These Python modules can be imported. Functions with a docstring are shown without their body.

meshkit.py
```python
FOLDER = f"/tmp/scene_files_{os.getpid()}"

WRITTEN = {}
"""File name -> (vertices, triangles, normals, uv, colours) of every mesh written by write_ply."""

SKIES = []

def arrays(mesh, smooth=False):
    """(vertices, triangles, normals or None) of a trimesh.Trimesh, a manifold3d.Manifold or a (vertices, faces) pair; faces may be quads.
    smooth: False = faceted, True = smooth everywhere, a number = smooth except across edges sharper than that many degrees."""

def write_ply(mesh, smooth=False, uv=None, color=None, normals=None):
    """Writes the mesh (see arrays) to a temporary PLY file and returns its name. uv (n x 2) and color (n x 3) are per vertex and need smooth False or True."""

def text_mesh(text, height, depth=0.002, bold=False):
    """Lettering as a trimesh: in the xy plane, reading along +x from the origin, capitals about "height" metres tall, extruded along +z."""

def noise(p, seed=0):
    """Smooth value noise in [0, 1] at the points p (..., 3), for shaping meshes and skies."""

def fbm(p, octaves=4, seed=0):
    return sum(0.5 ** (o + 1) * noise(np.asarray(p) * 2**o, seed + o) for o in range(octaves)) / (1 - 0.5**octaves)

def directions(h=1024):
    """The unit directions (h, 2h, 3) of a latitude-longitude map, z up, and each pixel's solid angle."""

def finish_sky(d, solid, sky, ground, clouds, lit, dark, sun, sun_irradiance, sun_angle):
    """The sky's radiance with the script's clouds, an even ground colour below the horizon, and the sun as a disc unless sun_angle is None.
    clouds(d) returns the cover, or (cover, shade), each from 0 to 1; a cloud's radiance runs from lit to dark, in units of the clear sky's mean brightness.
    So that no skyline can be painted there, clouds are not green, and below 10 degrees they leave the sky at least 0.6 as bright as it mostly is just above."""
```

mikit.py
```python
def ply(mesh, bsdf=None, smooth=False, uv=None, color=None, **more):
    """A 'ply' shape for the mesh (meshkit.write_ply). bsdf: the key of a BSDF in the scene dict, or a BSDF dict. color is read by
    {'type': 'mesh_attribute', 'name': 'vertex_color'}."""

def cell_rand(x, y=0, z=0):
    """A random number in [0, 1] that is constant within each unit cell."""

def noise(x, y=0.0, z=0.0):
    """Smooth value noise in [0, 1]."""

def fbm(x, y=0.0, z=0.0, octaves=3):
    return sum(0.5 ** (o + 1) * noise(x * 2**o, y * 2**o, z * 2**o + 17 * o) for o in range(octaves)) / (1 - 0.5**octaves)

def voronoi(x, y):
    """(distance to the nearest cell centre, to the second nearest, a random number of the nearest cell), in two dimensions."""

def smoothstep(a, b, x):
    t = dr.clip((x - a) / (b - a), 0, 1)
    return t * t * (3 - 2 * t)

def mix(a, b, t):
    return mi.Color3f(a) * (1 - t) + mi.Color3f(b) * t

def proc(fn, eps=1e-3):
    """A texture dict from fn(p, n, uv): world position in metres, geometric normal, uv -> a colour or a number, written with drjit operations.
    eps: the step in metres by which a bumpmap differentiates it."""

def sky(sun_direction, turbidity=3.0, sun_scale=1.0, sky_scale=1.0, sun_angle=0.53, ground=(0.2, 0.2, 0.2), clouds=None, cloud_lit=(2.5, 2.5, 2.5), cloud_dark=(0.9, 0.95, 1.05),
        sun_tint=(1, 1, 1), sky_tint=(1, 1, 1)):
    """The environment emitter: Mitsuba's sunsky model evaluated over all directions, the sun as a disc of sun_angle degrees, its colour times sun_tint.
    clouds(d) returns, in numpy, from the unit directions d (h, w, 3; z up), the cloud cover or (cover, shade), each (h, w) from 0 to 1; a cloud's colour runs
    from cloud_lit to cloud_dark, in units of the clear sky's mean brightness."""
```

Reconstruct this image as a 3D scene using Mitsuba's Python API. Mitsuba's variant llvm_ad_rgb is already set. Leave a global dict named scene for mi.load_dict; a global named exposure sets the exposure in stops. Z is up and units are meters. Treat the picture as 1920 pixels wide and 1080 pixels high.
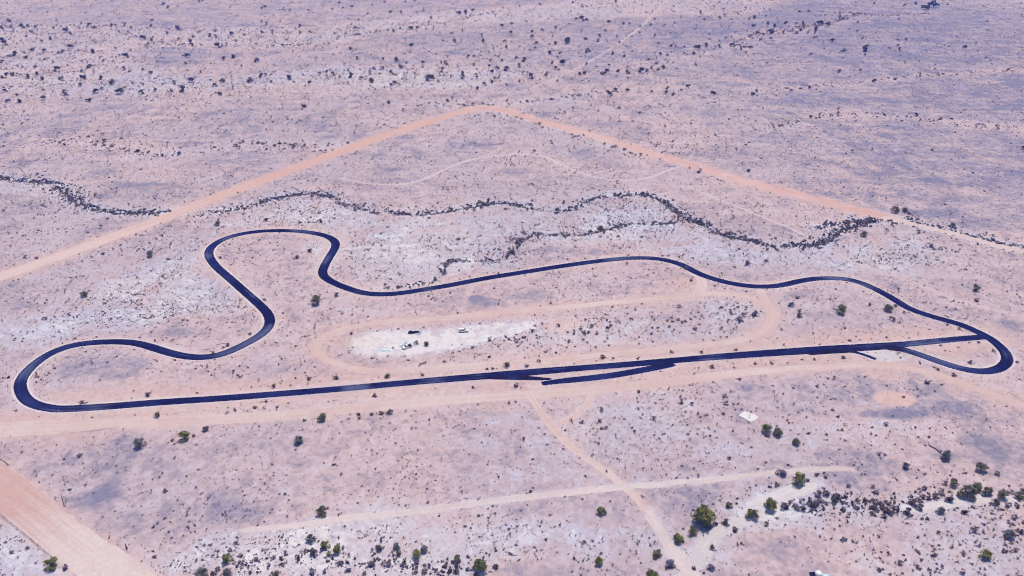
import math
import numpy as np
import trimesh
import manifold3d as m3
import drjit as dr
import mitsuba as mi
import mikit
import meshkit
from mikit import noise, fbm, smoothstep, mix
from scipy.spatial import cKDTree
from scipy.interpolate import CubicSpline
from shapely.geometry import Polygon, Point
import shapely

T = mi.ScalarTransform4f
scene, labels = {}, {}

# ---------------------------------------------------------------- camera, light, exposure
CAM_H, PITCH, FPX = 215.0, 26.0, 1600.0          # drone height (m), tilt below horizontal, focal length in px of a 1920 px wide frame
PR = math.radians(PITCH)
scene['camera'] = {
    'type': 'perspective', 'fov': 2 * math.degrees(math.atan(960 / FPX)), 'fov_axis': 'x', 'near_clip': 1.0, 'far_clip': 40000.0,
    'to_world': T().look_at(origin=[0, 0, CAM_H], target=[0, math.cos(PR) * 100, CAM_H - math.sin(PR) * 100], up=[0, 0, 1]),
    'medium': {'type': 'ref', 'id': 'haze_medium'},
}
SUN = np.array([0.16, 0.30, 0.94])
scene['sky'] = mikit.sky(SUN.tolist(), turbidity=3, sun_tint=(0.87, 0.97, 1.03), sky_tint=(1.0, 0.98, 1.03))
labels['sky'] = {'label': 'clear daylight sky', 'kind': 'structure'}
exposure = 1.5

def at(x, y, z=0.0):
    """ground point under pixel (x, y) of the 1920x1080 survey photograph, at height z"""
    u, v = (np.asarray(x, float) - 960) / FPX, (np.asarray(y, float) - 540) / FPX
    dx, dy, dz = u, math.cos(PR) - v * math.sin(PR), -math.sin(PR) - v * math.cos(PR)
    t = (z - CAM_H) / dz
    return np.stack([dx * t, dy * t], -1)

def ppm(y):
    """pixels per metre across the view for ground on row y"""
    return (np.asarray(y, float) - (540 - FPX * math.tan(PR))) * math.cos(PR) / CAM_H

def nz(p, s, seed=0, oct=3):
    q = np.zeros((len(p), 3)); q[:, :2] = p[:, :2] / s
    return meshkit.fbm(q, oct, seed)

def sstep(a, b, x):
    t = np.clip((x - a) / (b - a), 0, 1)
    return t * t * (3 - 2 * t)

# ---------------------------------------------------------------- surveyed lines (px of the photograph, turned into metres on the ground)
LOOP = [(37,720),(50,697),(72,677),(100,660),(133,648.5),(173,642.7),(213,641),(253,643.3),(283,651),(317,661.7),(350,669),(377,670.7),(407,667.3),(440,655),(473,638.3),(497,621.7),(506.5,605),(503,590),(488,573),(460,548.3),(430,521.7),(407,501.7),(394,485),(391,473.5),(400,460),(420,448.3),(453,438.7),(493,433.5),(533,432.6),(573,435),(600,439.5),(620.5,446.5),(630,458),(625.5,470),(614.8,487.5),(607,502),(604.3,512),(607.5,519),(619,527),(638.3,536),(656.3,542.6),(675.6,548.6),(698.5,551.8),(740,551.2),(790,544),(840,535.7),(907,522.7),(973,512),(1040,501.3),(1107,491.7),(1157,486),(1200,483.7),(1233,485.3),(1260,490.7),(1280,497.3),(1300,508.3),(1330,520.7),(1373,532),(1420,537.7),(1460,536),(1493,528.7),(1527,523),(1557,521.7),(1590,524),(1620,532.7),(1650,546.7),(1677,561.7),(1703,578.3),(1730,588.3),(1763,598.3),(1800,608.3),(1827,620),(1853,632.7),(1873,648.3),(1887.5,665),(1889,677),(1880,688.3),(1860,695.8),(1837,697.3),(1810,693.3),(1773,682.7),(1740,671),(1703,658.3),(1680,652.5),(1660,651)]
BEND = [(40,735),(47,748),(63,758.3),(87,765),(113,767.3)]
STRAIGHT = [(113,767.3),(160,765.3),(200,762.7),(300,754.7),(400,748.3),(500,740.7),(640,729.3),(757,718.5),(873,708.5),(973,700.3),(1073,691.8),(1173,684),(1273,675.4),(1380,666.8),(1480,659.8),(1580,653.8),(1660,649),(1740,641.5),(1810,634.8),(1842,632.4)]

def pts(px):
    a = np.array(px, float); return at(a[:, 0], a[:, 1])

def smooth_line(p, step=1.5):
    d = np.r_[0, np.cumsum(np.hypot(*np.diff(p, axis=0).T))]
    cs = CubicSpline(d, p) if len(p) > 3 else None
    s = np.linspace(0, d[-1], max(3, int(d[-1] / step)))
    q = cs(s) if cs is not None else np.stack([np.interp(s, d, p[:, k]) for k in (0, 1)], 1)
    if cs is not None:                                     # take hand jitter out of the curve
        k = 4
        for _ in range(2):
            r = q.copy()
            for i in range(1, k): r[i:-i] += q[:-2 * i] * 0 + q[:len(q) - 2 * i] + q[2 * i:]
            w = np.ones(len(q)); 
            for i in range(1, k): w[i:-i] += 2
            q2 = r / w[:, None]; q2[:k] = q[:k]; q2[-k:] = q[-k:]
            q = q2
    return q

def line_normals(q):
    t = np.gradient(q, axis=0); t /= np.linalg.norm(t, axis=1, keepdims=True) + 1e-9
    return np.stack([-t[:, 1], t[:, 0]], 1)

def ribbon(q, width, z, jag=0.0, seed=0, rows=7, taper=0.0):
    """flat strip along q; uv = metres from the middle, metres along"""
    n = line_normals(q); L = np.r_[0, np.cumsum(np.hypot(*np.diff(q, axis=0).T))]
    w = np.interp(np.linspace(0, 1, len(q)), np.linspace(0, 1, len(np.atleast_1d(width))), np.atleast_1d(width)) / 2
    if taper: w = w * np.clip(np.minimum(L, L[-1] - L) / taper + 0.12, 0, 1)
    c = np.linspace(-1, 1, rows)
    jl = (nz(np.stack([L, L * 0], 1), 5.0, seed) - .5) * jag * 2; jr = (nz(np.stack([L, L * 0 + 9], 1), 5.0, seed + 5) - .5) * jag * 2
    off = w[:, None] * c[None] + jl[:, None] * np.clip(-c, 0, 1) ** 3 * -1 + jr[:, None] * np.clip(c, 0, 1) ** 3
    v = q[:, None, :] + n[:, None, :] * off[..., None]
    v = np.concatenate([v, np.full(v.shape[:2] + (1,), z)], 2).reshape(-1, 3)
    uv = np.stack([off, np.broadcast_to(L[:, None], off.shape)], -1).reshape(-1, 2)
    i, j = np.meshgrid(np.arange(len(q) - 1), np.arange(rows - 1), indexing='ij'); a = (i * rows + j).ravel()
    f = np.vstack([np.stack([a, a + 1, a + rows + 1], 1), np.stack([a, a + rows + 1, a + rows], 1)])
    tri = v[f[:, 1]] - v[f[:, 0]], v[f[:, 2]] - v[f[:, 0]]
    if np.cross(*tri)[:, 2].mean() < 0: f = f[:, ::-1]
    return trimesh.Trimesh(v, f, process=False), uv

def flat_poly(px, z, jag=0.0, seed=0):
    p = smooth_line(np.vstack([pts(px), pts(px[:1])]), 1.0) if jag else pts(px)
    if jag: p = p + (np.stack([nz(p, 3.0, seed), nz(p, 3.0, seed + 3)], 1) - .5) * jag * 2
    v, f = trimesh.creation.triangulate_polygon(Polygon(p).buffer(0), engine='earcut')
    v = np.c_[v, np.full(len(v), z)]
    if len(f) and np.cross(v[f[:, 1]] - v[f[:, 0]], v[f[:, 2]] - v[f[:, 0]])[:, 2].sum() < 0: f = f[:, ::-1]
    return trimesh.Trimesh(v, f, process=False), v[:, :2] * 0.0 + v[:, :2]

TRACK_W = 5.5
q_loop = smooth_line(pts(LOOP[::-1] + BEND), 1.2)
q_straight = smooth_line(pts(STRAIGHT), 1.5)
W_STRAIGHT = np.interp(q_straight[:, 0], pts([(x, y) for x, y in ((113,767),(640,729),(757,718),(873,708),(960,701),(1100,690),(1280,675),(1400,665),(1560,655),(1650,649.5),(1700,645),(1842,632))])[:, 0], [5.4,5.0,5.1,5.6,6.2,5.2,5.3,6.1,7.2,6.8,5.4,5.1])
q_pit = smooth_line(pts([(1262,681.8),(1250,685),(1220,691.4),(1193,696.4),(1160,702.4),(1126.7,707),(1093,710.8),(1060,714),(1035,717),(1016,719.6)]), 1.2)
q_stub = smooth_line(pts([(1572,654.5),(1590,657.5),(1604,660.5),(1622,666),(1642,674)]), 1.0)
ASPHALT = [q_loop, q_straight, q_pit, q_stub]

DIRT = {   # name: (px line, width m, z, dustiness of the soil along it, reach m, label)
 'dirt_road_001': ([(-80,548),(-40,533),(0,519),(100,484),(200,448),(300,412),(400,372),(500,335),(600,298),(700,262),(800,229),(860,212),(905,202)], 11.5, 1.0, 9, 'broad orange dirt road running from the left edge up to the apex'),
 'dirt_road_002': ([(880,206),(912,202),(945,207),(1000,224),(1100,251),(1200,282),(1300,311),(1400,341),(1500,367),(1600,392),(1660,408)], 10.5, 1.15, 8, 'broad orange dirt road running down right from the apex'),
 'dirt_road_003': ([(1655,407),(1700,417),(1750,429),(1800,441),(1850,455),(1920,472),(1990,490)], [7.5, 6, 5.5, 6], .45, 4, 'pale dirt road continuing past the creek to the right edge'),
 'dirt_road_004': ([(-60,868),(0,912),(50,950),(100,990),(160,1035),(220,1080),(290,1140)], [16, 15, 15, 16], .75, 5, 'wide pale pink dirt road cutting the bottom left corner'),
 'gravel_road': ([(-60,812),(0,806),(120,800),(250,792),(400,786),(500,781),(640,768),(807,752),(973,741),(1107,731),(1207,721),(1280,713),(1413,697),(1580,687),(1680,686),(1763,704),(1847,735),(1920,760),(1990,785)], [12, 9, 7.5, 7, 7, 6.5, 6, 5, 5], .62, 9, 'pale pink service road running below the main straight'),
 'dirt_track_001': ([(990,735),(1000,752),(1015,775),(1035,800),(1060,830),(1090,855),(1130,880),(1165,905),(1190,930),(1215,960)], [3.6, 3.2, 3.2, 3.6], .75, 2.0, 'pink dirt track winding down from the pit entry'),
 'dirt_track_002': ([(1213,957),(1228,980),(1243,1005),(1262,1035),(1290,1070),(1330,1120)], [3.6, 4.5, 6, 7], .15, 2.0, 'whitish sandy track leaving at the bottom edge'),
 'dirt_track_003': ([(1106,732),(1108,748),(1100,764),(1080,779),(1040,798)], 3.4, .6, 2, 'short curved dirt track linking service road and winding track'),
 'dirt_track_004': ([(1000,581),(900,590),(800,599),(720,604),(660,613),(612,628),(589,648),(600,670),(645,687),(720,697),(800,692),(950,682),(1100,669),(1250,655),(1380,640),(1428,625),(1449,603),(1441,576),(1400,557),(1335,550),(1280,555),(1200,563),(1100,572),(1000,581)], 5.2, .8, 8, 'dirt oval inside the circuit around the white pad'),
 'dirt_track_005': ([(1425,541),(1430,553),(1438,568),(1443,585)], 5.0, .6, 4, 'dirt link from the back straight to the oval'),
 'dirt_track_006': ([(1287,505),(1305,513),(1318,527),(1316,542),(1300,553)], 6.0, .6, 6, 'curved dirt link below the small tree at the track edge'),
 'graded_strip': ([(448,996),(500,992),(560,985),(640,973),(760,962),(900,943),(1000,931),(1150,915),(1200,911),(1280,904),(1400,893),(1460,886),(1592,880)], [3.2, 3.8, 4, 3.6, 3, 2.6], .1, 1.5, 'long whitish graded strip crossing the foreground'),
 'foot_track_001': ([(640,335),(700,345),(760,345),(820,325),(870,303),(930,292),(1000,290),(1060,312),(1130,335),(1200,337),(1240,325),(1290,310)], 2.6, .25, 2, 'faint pale track arching inside the triangle of roads'),
 'foot_track_002': ([(912,196),(960,178),(1020,156),(1100,118),(1150,88),(1192,58),(1222,30),(1240,8),(1250,-20)], 1.9, .15, 2, 'faint pale track climbing from the apex towards the top edge'),
 'foot_track_003': ([(1290,350),(1330,367),(1413,400),(1463,420),(1520,447)], 1.9, .2, 2, 'thin pale track crossing towards the creek on the right'),
 'foot_track_004': ([(1573,475),(1613,498),(1713,530),(1780,557),(1847,577),(1960,606)], 1.8, .35, 3, 'thin pale track outside the right hand bends'),
 'foot_track_005': ([(634,468),(668,465.5),(704,463)], 4.0, .0, 2, 'short pale spur right of the upper hairpin'),
}
q_dirt = {k: smooth_line(pts(d[0]), 2.0) for k, d in DIRT.items()}
WASH = [[(1275,1090),(1300,1060),(1330,1012),(1372,985),(1425,966),(1470,950)], [(1400,948),(1450,935),(1530,905)], [(1700,955),(1780,945),(1850,935),(1920,940)]]
CREEKS = [  # px line, half width m, shrubs per square metre
 ([(-40,330),(0,332),(45,337),(90,340),(115,352),(140,372),(170,390),(220,398),(280,400),(340,398)], 5.0, .16),
 ([(393,400),(430,393),(483,382),(517,370),(550,365),(583,362),(607,363),(633,377),(667,388),(700,397)], 5.0, .11),
 ([(700,397),(757,401),(823,398),(873,387),(893,385),(940,377),(973,383),(1000,390),(1040,393),(1080,392),(1100,380),(1107,370),(1173,367),(1207,365),(1240,377),(1257,390),(1297,410)], 4.2, .17),
 ([(1297,410),(1330,430),(1363,442),(1413,452),(1447,462),(1480,460),(1533,460),(1563,443),(1580,432),(1613,422),(1640,414),(1670,412)], 4.6, .24),
 ([(1533,428),(1570,418),(1600,414),(1640,410)], 3.5, .14),
 ([(840,489),(880,488),(923,488),(950,487),(960,472),(980,450),(993,440),(1023,438),(1073,440),(1107,435),(1140,428),(1180,418),(1207,420),(1257,420),(1290,410)], 3.2, .15),
 ([(837,493),(827,520),(813,530),(773,537),(723,541),(697,543)], 2.0, .16),
 ([(1400,958),(1440,950),(1480,955),(1530,935),(1560,945),(1640,945),(1700,955),(1740,938),(1800,935),(1880,945),(1940,950)], 5.5, .13),
 ([(380,1075),(460,1062),(540,1050),(640,1052),(700,1048),(780,1055),(850,1065),(900,1085)], 5.5, .095),
 ([(1700,410),(1740,424),(1800,438),(1860,452),(1920,463),(1960,470)], 3.5, .17),
 ([(1430,240),(1500,226),(1560,216),(1640,214),(1720,220),(1780,231),(1830,233),(1920,240),(1980,244)], 9, .012),
 ([(1430,177),(1530,163),(1620,155),(1700,145),(1770,140),(1830,135),(1920,133)], 8, .009),
 ([(1560,25),(1610,26),(1650,29),(1700,28),(1745,25)], 8, .03),
 ([(1400,90),(1450,58),(1520,48),(1570,38),(1610,25)], 12, .02),
 ([(-20,50),(60,50),(170,48),(300,54),(420,60),(560,60)], 16, .006),
 ([(200,65),(280,75),(330,85),(450,85),(560,83),(640,70),(760,55),(850,38),(900,25)], 12, .008),
 ([(60,275),(150,265),(200,272),(280,290),(350,288),(420,275),(520,270),(620,275)], 9, .011),
 ([(790,200),(900,196),(980,193),(1090,178),(1160,172)], 7, .012),
 ([(905,213),(960,218),(1000,229),(1100,260),(1200,292)], 3.0, .03),
 ([(330,790),(420,775),(560,770),(700,755),(860,742)], 5, .02),
 ([(1030,850),(1100,800),(1200,780),(1300,760),(1400,780),(1500,790),(1600,800),(1700,820)], 14, .012),
 ([(760,690),(820,688),(900,684),(950,680)], 2.5, .10),
 ([(960,640),(1060,620),(1200,610),(1290,600),(1400,585)], 11, .03),
 ([(1640,1075),(1760,1040),(1860,1000),(1930,980)], 14, .035),
]
q_creek = [smooth_line(pts(c[0]), 2.0) for c in CREEKS]
q_wash = [smooth_line(pts(c), 1.5) for c in WASH]
PALE = [  # outlines of the pale stony flats
 ([(-60,50),(150,44),(330,55),(640,46),(860,20),(1250,-12),(1500,-14),(1400,30),(1250,28),(1000,40),(860,48),(640,78),(480,90),(380,92),(300,84),(240,108),(330,140),(420,150),(640,118),(900,130),(1020,138),(880,165),(720,168),(560,155),(350,178),(150,178),(-60,165)], .72),
 ([(1270,110),(1380,70),(1500,50),(1620,20),(1650,30),(1500,72),(1400,92),(1280,120)], .45),
 ([(390,425),(480,395),(560,375),(640,375),(760,408),(1080,398),(1200,378),(1290,422),(1440,472),(1560,472),(1700,432),(1760,470),(1700,520),(1540,500),(1400,500),(1290,480),(1130,450),(1000,470),(940,500),(840,525),(700,540),(655,490),(640,440),(600,425),(500,420)], .85),
 ([(-60,620),(0,595),(150,560),(270,500),(372,450),(385,500),(440,570),(250,615),(100,648),(-60,655)], .85),
 ([(560,560),(640,560),(760,575),(640,600),(560,610),(520,590)], .35),
 ([(1180,585),(1300,570),(1400,585),(1420,610),(1300,632),(1100,650),(960,660),(1050,625)], .45),
 ([(230,1090),(400,1000),(520,985),(700,970),(800,990),(1000,985),(1200,990),(1230,1020),(1000,1040),(850,1075),(700,1095)], .95),
 ([(430,1010),(600,985),(760,985),(900,1000),(880,1040),(700,1065),(500,1070)], 1.1),
 ([(575,460),(600,455),(620,468),(607,490),(597,520),(588,508),(598,482),(590,470)], 1.0),
 ([(642,470),(656,477),(642,500),(620,520),(613,506),(626,486)], .8),
 ([(1606,658),(1640,655.5),(1668,658),(1684,664),(1660,676),(1640,672)], 1.15),
 ([(1080,1010),(1240,980),(1250,1030),(1150,1050)], .7),
 ([(-60,960),(30,985),(140,1080),(-60,1100)], .9),
 ([(1290,1060),(1330,985),(1400,945),(1470,920),(1560,915),(1760,925),(1930,925),(1930,960),(1760,955),(1560,965),(1420,985),(1350,1040)], .9),
 ([(-60,325),(60,330),(130,345),(160,385),(300,395),(140,400),(90,360),(-60,345)], .7),
 ([(1150,900),(1380,850),(1560,880),(1380,905),(1200,930)], .2),
 ([(1640,1010),(1740,990),(1780,1050),(1600,1070)], .25),
]
PAD = [(660,640),(695,625),(780,618),(870,613),(930,604),(975,600),(1000,602),(1002,613),(960,629),(905,643),(845,655),(765,665),(705,669),(664,663)]
DARK = [(1780,860,330,110,.55),(1500,1035,330,60,.55),(1450,800,160,40,.3),(480,860,30,8,.3),(1800,100,700,150,.95),(1850,320,420,120,.32),(900,20,1100,70,.5),(100,90,500,70,.3),(300,250,500,70,.25),(120,95,420,70,.32),(900,120,300,60,.2),  # dark lag-gravel patches; broad far ones also paint distance haze into the soil: px centre, px half sizes, strength
 (170,937,46,24,1.0),(215,930,24,14,.7),(265,935,26,10,.45),(310,945,20,9,.4),(465,900,22,20,.7),(300,880,40,14,.35),(560,865,26,14,.35),(150,690,60,14,.7),(200,700,46,12,.5),(110,705,28,12,.5),
 (1688,777,56,11,1.5),(1712,774,34,10,.9),(1640,776,40,9,.8),(1590,780,60,12,.45),(1790,762,70,16,.6),(1385,818,30,12,.6),(1310,830,34,10,.55),(980,845,26,12,.5),(1020,842,26,9,.6),(1080,833,36,11,.5),(780,340,46,14,.35),
 (900,275,90,12,.6),(980,318,50,8,.6),(720,318,40,10,.6),(680,325,24,8,.4),(1240,300,50,9,.5),(1130,235,60,7,.5),(300,350,60,10,.6),(260,345,50,12,.4),(400,300,90,14,.35),(1750,400,70,10,.7),(1830,420,60,10,.6),
 (1450,1045,70,16,.5),(1680,1010,50,12,.45),(1780,1000,60,10,.5),(1810,850,100,10,.4),(900,565,40,10,.5),(1010,555,50,9,.5),(1190,548,60,9,.6),(900,620,40,6,.25),(830,612,26,4,.6),(1000,1065,90,22,.45),(1340,745,60,12,.35),
 (1860,335,90,8,.4),(1500,195,70,8,.4),(1680,210,60,6,.4),(1460,210,40,6,.35),(1330,215,60,6,.35),(330,115,60,7,.4),(430,90,60,5,.35),(1700,340,80,8,.3),(1560,340,70,7,.3),(1620,520,60,8,.35),(1860,510,60,8,.35),(250,560,60,10,.3),
 (1000,960,60,10,.4),(700,1010,30,8,.2),(1420,775,40,10,.2),(1900,610,40,10,.5),(700,430,50,8,.3),(1080,470,60,9,.4),(1230,455,60,8,.3),(330,620,60,10,.35),(170,625,30,8,.4),
]
ORANGE = [(1677,748,40,13,1.3),(1052,606,52,14,.99),(1090,600,50,10,.35),(60,800,200,46,.95),(10,845,110,34,.4),(940,690,260,22,.25),(1280,530,60,22,.6),(300,352,30,5,.5),(1880,690,60,26,.3),(1850,655,30,10,.5),(700,670,120,14,.35),(660,640,60,22,.45),(0,955,90,40,.6),(840,760,240,14,.45),(1180,715,280,18,.4),(1850,300,40,8,.3),(1300,720,120,12,.3),(1570,1060,36,20,.45),(1780,1030,70,20,.3),(1480,790,100,14,.3),(600,350,40,8,.5),(1740,955,20,7,.5),(1840,935,60,6,.35)]
DIST_ROAD = cKDTree(np.vstack(ASPHALT + list(q_dirt.values()) + q_wash + [pts(PAD)]))
DIST_CREEK = [cKDTree(q) for q in q_creek]

def height(p):
    """gentle relief of the plain, level along every road"""
    p = np.atleast_2d(p)
    d = DIST_ROAD.query(p, distance_upper_bound=60)[0]
    m = sstep(7, 45, np.where(np.isfinite(d), d, 60))
    h = (nz(p, 95.0, 1, 4) - .5) * 3.4 + (nz(p, 16.0, 7, 3) - .5) * .5
    for t, (_, w, _d) in zip(DIST_CREEK[:9], CREEKS[:9]):
        dc = t.query(p, distance_upper_bound=3 * w)[0]
        h = h - .9 * np.exp(-np.where(np.isfinite(dc), dc, 1e3) ** 2 / (w * .7) ** 2)
    return h * m

def ground_at(x, y):
    """(n, 3) points on the relief seen under the pixels"""
    p = at(x, y); p = np.atleast_2d(p)
    for _ in range(4):
        z = height(p); p = np.atleast_2d(at(np.atleast_1d(x), np.atleast_1d(y), z))
    return np.c_[p, height(p)]

def soil(p):
    """(dust, tone) of the soil at ground points: dust = orange road dust, tone = -1 dark lag gravel and painted far haze .. 0 .. 1 chalky"""
    tone, dust = np.zeros(len(p)), np.zeros(len(p))
    wob = (np.stack([nz(p, 22, 31), nz(p, 22, 41)], 1) - .5) * 16 + (np.stack([nz(p, 5, 32), nz(p, 5, 42)], 1) - .5) * 5
    pw = p[:, :2] + wob
    for px, s in PALE:
        poly = Polygon(pts(px)).buffer(0); shapely.prepare(poly)
        far = min(10 + .012 * poly.centroid.y, .4 * math.sqrt(poly.area))
        near = shapely.dwithin(poly, shapely.points(pw), far)
        d = np.full(len(p), far); i = np.where(near)[0]
        ins = shapely.contains_xy(poly, pw[i, 0], pw[i, 1])
        b = shapely.distance(poly.exterior, shapely.points(pw[i])); d[i] = np.where(ins, -b, b)
        tone = np.maximum(tone, s * sstep(far, -far, d))
    for q, (_, w, dens) in zip(DIST_CREEK, CREEKS):
        d = q.query(p[:, :2] + wob * .3, distance_upper_bound=4 * w)[0]
        tone = np.maximum(tone, min(.95, 3.2 * dens + .4) * np.exp(-np.where(np.isfinite(d), d, 1e3) ** 2 / (w * 1.9) ** 2))
    for q in q_wash:
        d = cKDTree(q).query(p[:, :2] + wob * .15, distance_upper_bound=30)[0]
        tone = np.maximum(tone, 1.0 * sstep(6.5, 2.5, np.where(np.isfinite(d), d, 99)))
    poly = Polygon(pts(PAD)); shapely.prepare(poly)
    i = np.where(np.hypot(*(p[:, :2] - [poly.centroid.x, poly.centroid.y]).T) < 90)[0]
    q = shapely.points(p[i, :2] + wob[i] * .35)
    b = shapely.distance(poly.exterior, q); ins = shapely.contains_xy(poly, shapely.get_x(q), shapely.get_y(q))
    tone[i] = np.maximum(tone[i], 1.38 * sstep(5, -3, np.where(ins, -b, b)))
    for lst, sign in ((DARK, -1), (ORANGE, 1)):
        for x, y, rx, ry, s in lst:
            c = at(x, y); ax = rx / ppm(y); az = (at(x, y - ry) - at(x, y + ry))[1] / 2
            k = .35 if s > 1 and sign > 0 else .18 if s > 1.2 else float(np.clip(az / 13, .25, 1))
            e = np.hypot((p[:, 0] + wob[:, 0] * .6 * k - c[0]) / ax, (p[:, 1] + wob[:, 1] * .6 * k - c[1]) / az)
            if sign < 0: tone = tone - s * (.6 if rx > 200 else .8) * sstep(1.25, .35, e)
            else: dust = np.maximum(dust, s * (sstep(1.14, .82, e) if s > 1 else sstep(1.35, .25, e)))
    for k, d in DIRT.items():
        q = q_dirt[k]; w = np.interp(np.linspace(0, 1, len(q)), np.linspace(0, 1, len(np.atleast_1d(d[1]))), np.atleast_1d(d[1])) / 2
        dd, ix = cKDTree(q).query(p[:, :2] + wob * .12, distance_upper_bound=d[3] * 2.2 + 12)
        hit = np.isfinite(dd); e = np.where(hit, dd - w[np.minimum(ix, len(q) - 1)], 1e3)
        dust = np.maximum(dust, d[2] * np.exp(-np.clip(e, 0, None) ** 1.2 / (d[3] * .55) ** 1.2))
        if d[2] < .5:
            rt = (.35 if 'foot' in k else .8) * sstep(d[3], 0, e); tone = np.where(rt > .02, np.maximum(tone, rt), tone)
    for q in ASPHALT:
        dd = cKDTree(q).query(p[:, :2] + wob * .35, distance_upper_bound=40)[0]; e = np.where(np.isfinite(dd), dd - TRACK_W / 2, 1e3)
        sh = .92 * (q is not q_loop) + .55 * (q is q_loop)
        dust = np.maximum(dust, sh * sstep(27 if q is not q_loop else 9, 1, e)); rt = .5 * sstep(6, .5, e); tone = np.where(rt > .02, np.maximum(tone, rt), tone)
    return np.clip(dust, 0, 1.4), np.clip(tone, -1, 1.5)

# ---------------------------------------------------------------- materials
def rgb(*c): return {'type': 'rgb', 'value': list(c)}
def twos(b): return {'type': 'twosided', 'b': b}
def diffuse(fn_or_rgb): return twos({'type': 'diffuse', 'reflectance': fn_or_rgb})
GREY, MAUVE, PALE_C, CHALK, DUST = (.225,.205,.305), (.475,.368,.415), (.50,.462,.57), (.60,.575,.635), (.568,.383,.376)

def soil_colour(p, n, uv):
    big = fbm(p.x / 55, p.y / 55, 3.0, 3); mid = fbm(p.x / 9, p.y / 14, 7.0, 3); fine = fbm(p.x / 1.6, p.y / 1.6, 11.0, 2); pat = fbm(p.x / 20 + 9, p.y / 26, 23.0, 4); gr = fbm(p.x / 3.6, p.y / 4.6, 31.0, 2); stk = fbm(p.x / 46 + p.y / 300, p.y / 7.5, 41.0, 3)
    t = uv.y + (mid - .5) * .6 + (fine - .5) * .65 + (gr - .5) * .9 + (stk - .5) * .7
    lag = smoothstep(.54, .74, pat) * .42 * (1 - smoothstep(.1, .5, uv.x))
    t = t - lag
    c = mix(MAUVE, PALE_C, dr.clip(t, 0, 1)); c = mix(c, GREY, dr.clip(-t, 0, 1)); c = mix(c, CHALK, dr.clip((t - .9) / .5, 0, 1))
    pink = mix((.97, .97, 1.0), (1.07, 1.03, 1.0), smoothstep(.40, .64, big)); c = c * pink
    d = dr.clip(uv.x + (mid - .5) * .5 * smoothstep(0, .25, uv.x), 0, 1.2)
    pd = mix(DUST, (.60,.475,.475), dr.clip(uv.y * 1.1, 0, 1))
    return mix(c, pd, dr.clip(d * .85, 0, 1)) * (.90 + .20 * fine)
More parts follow.
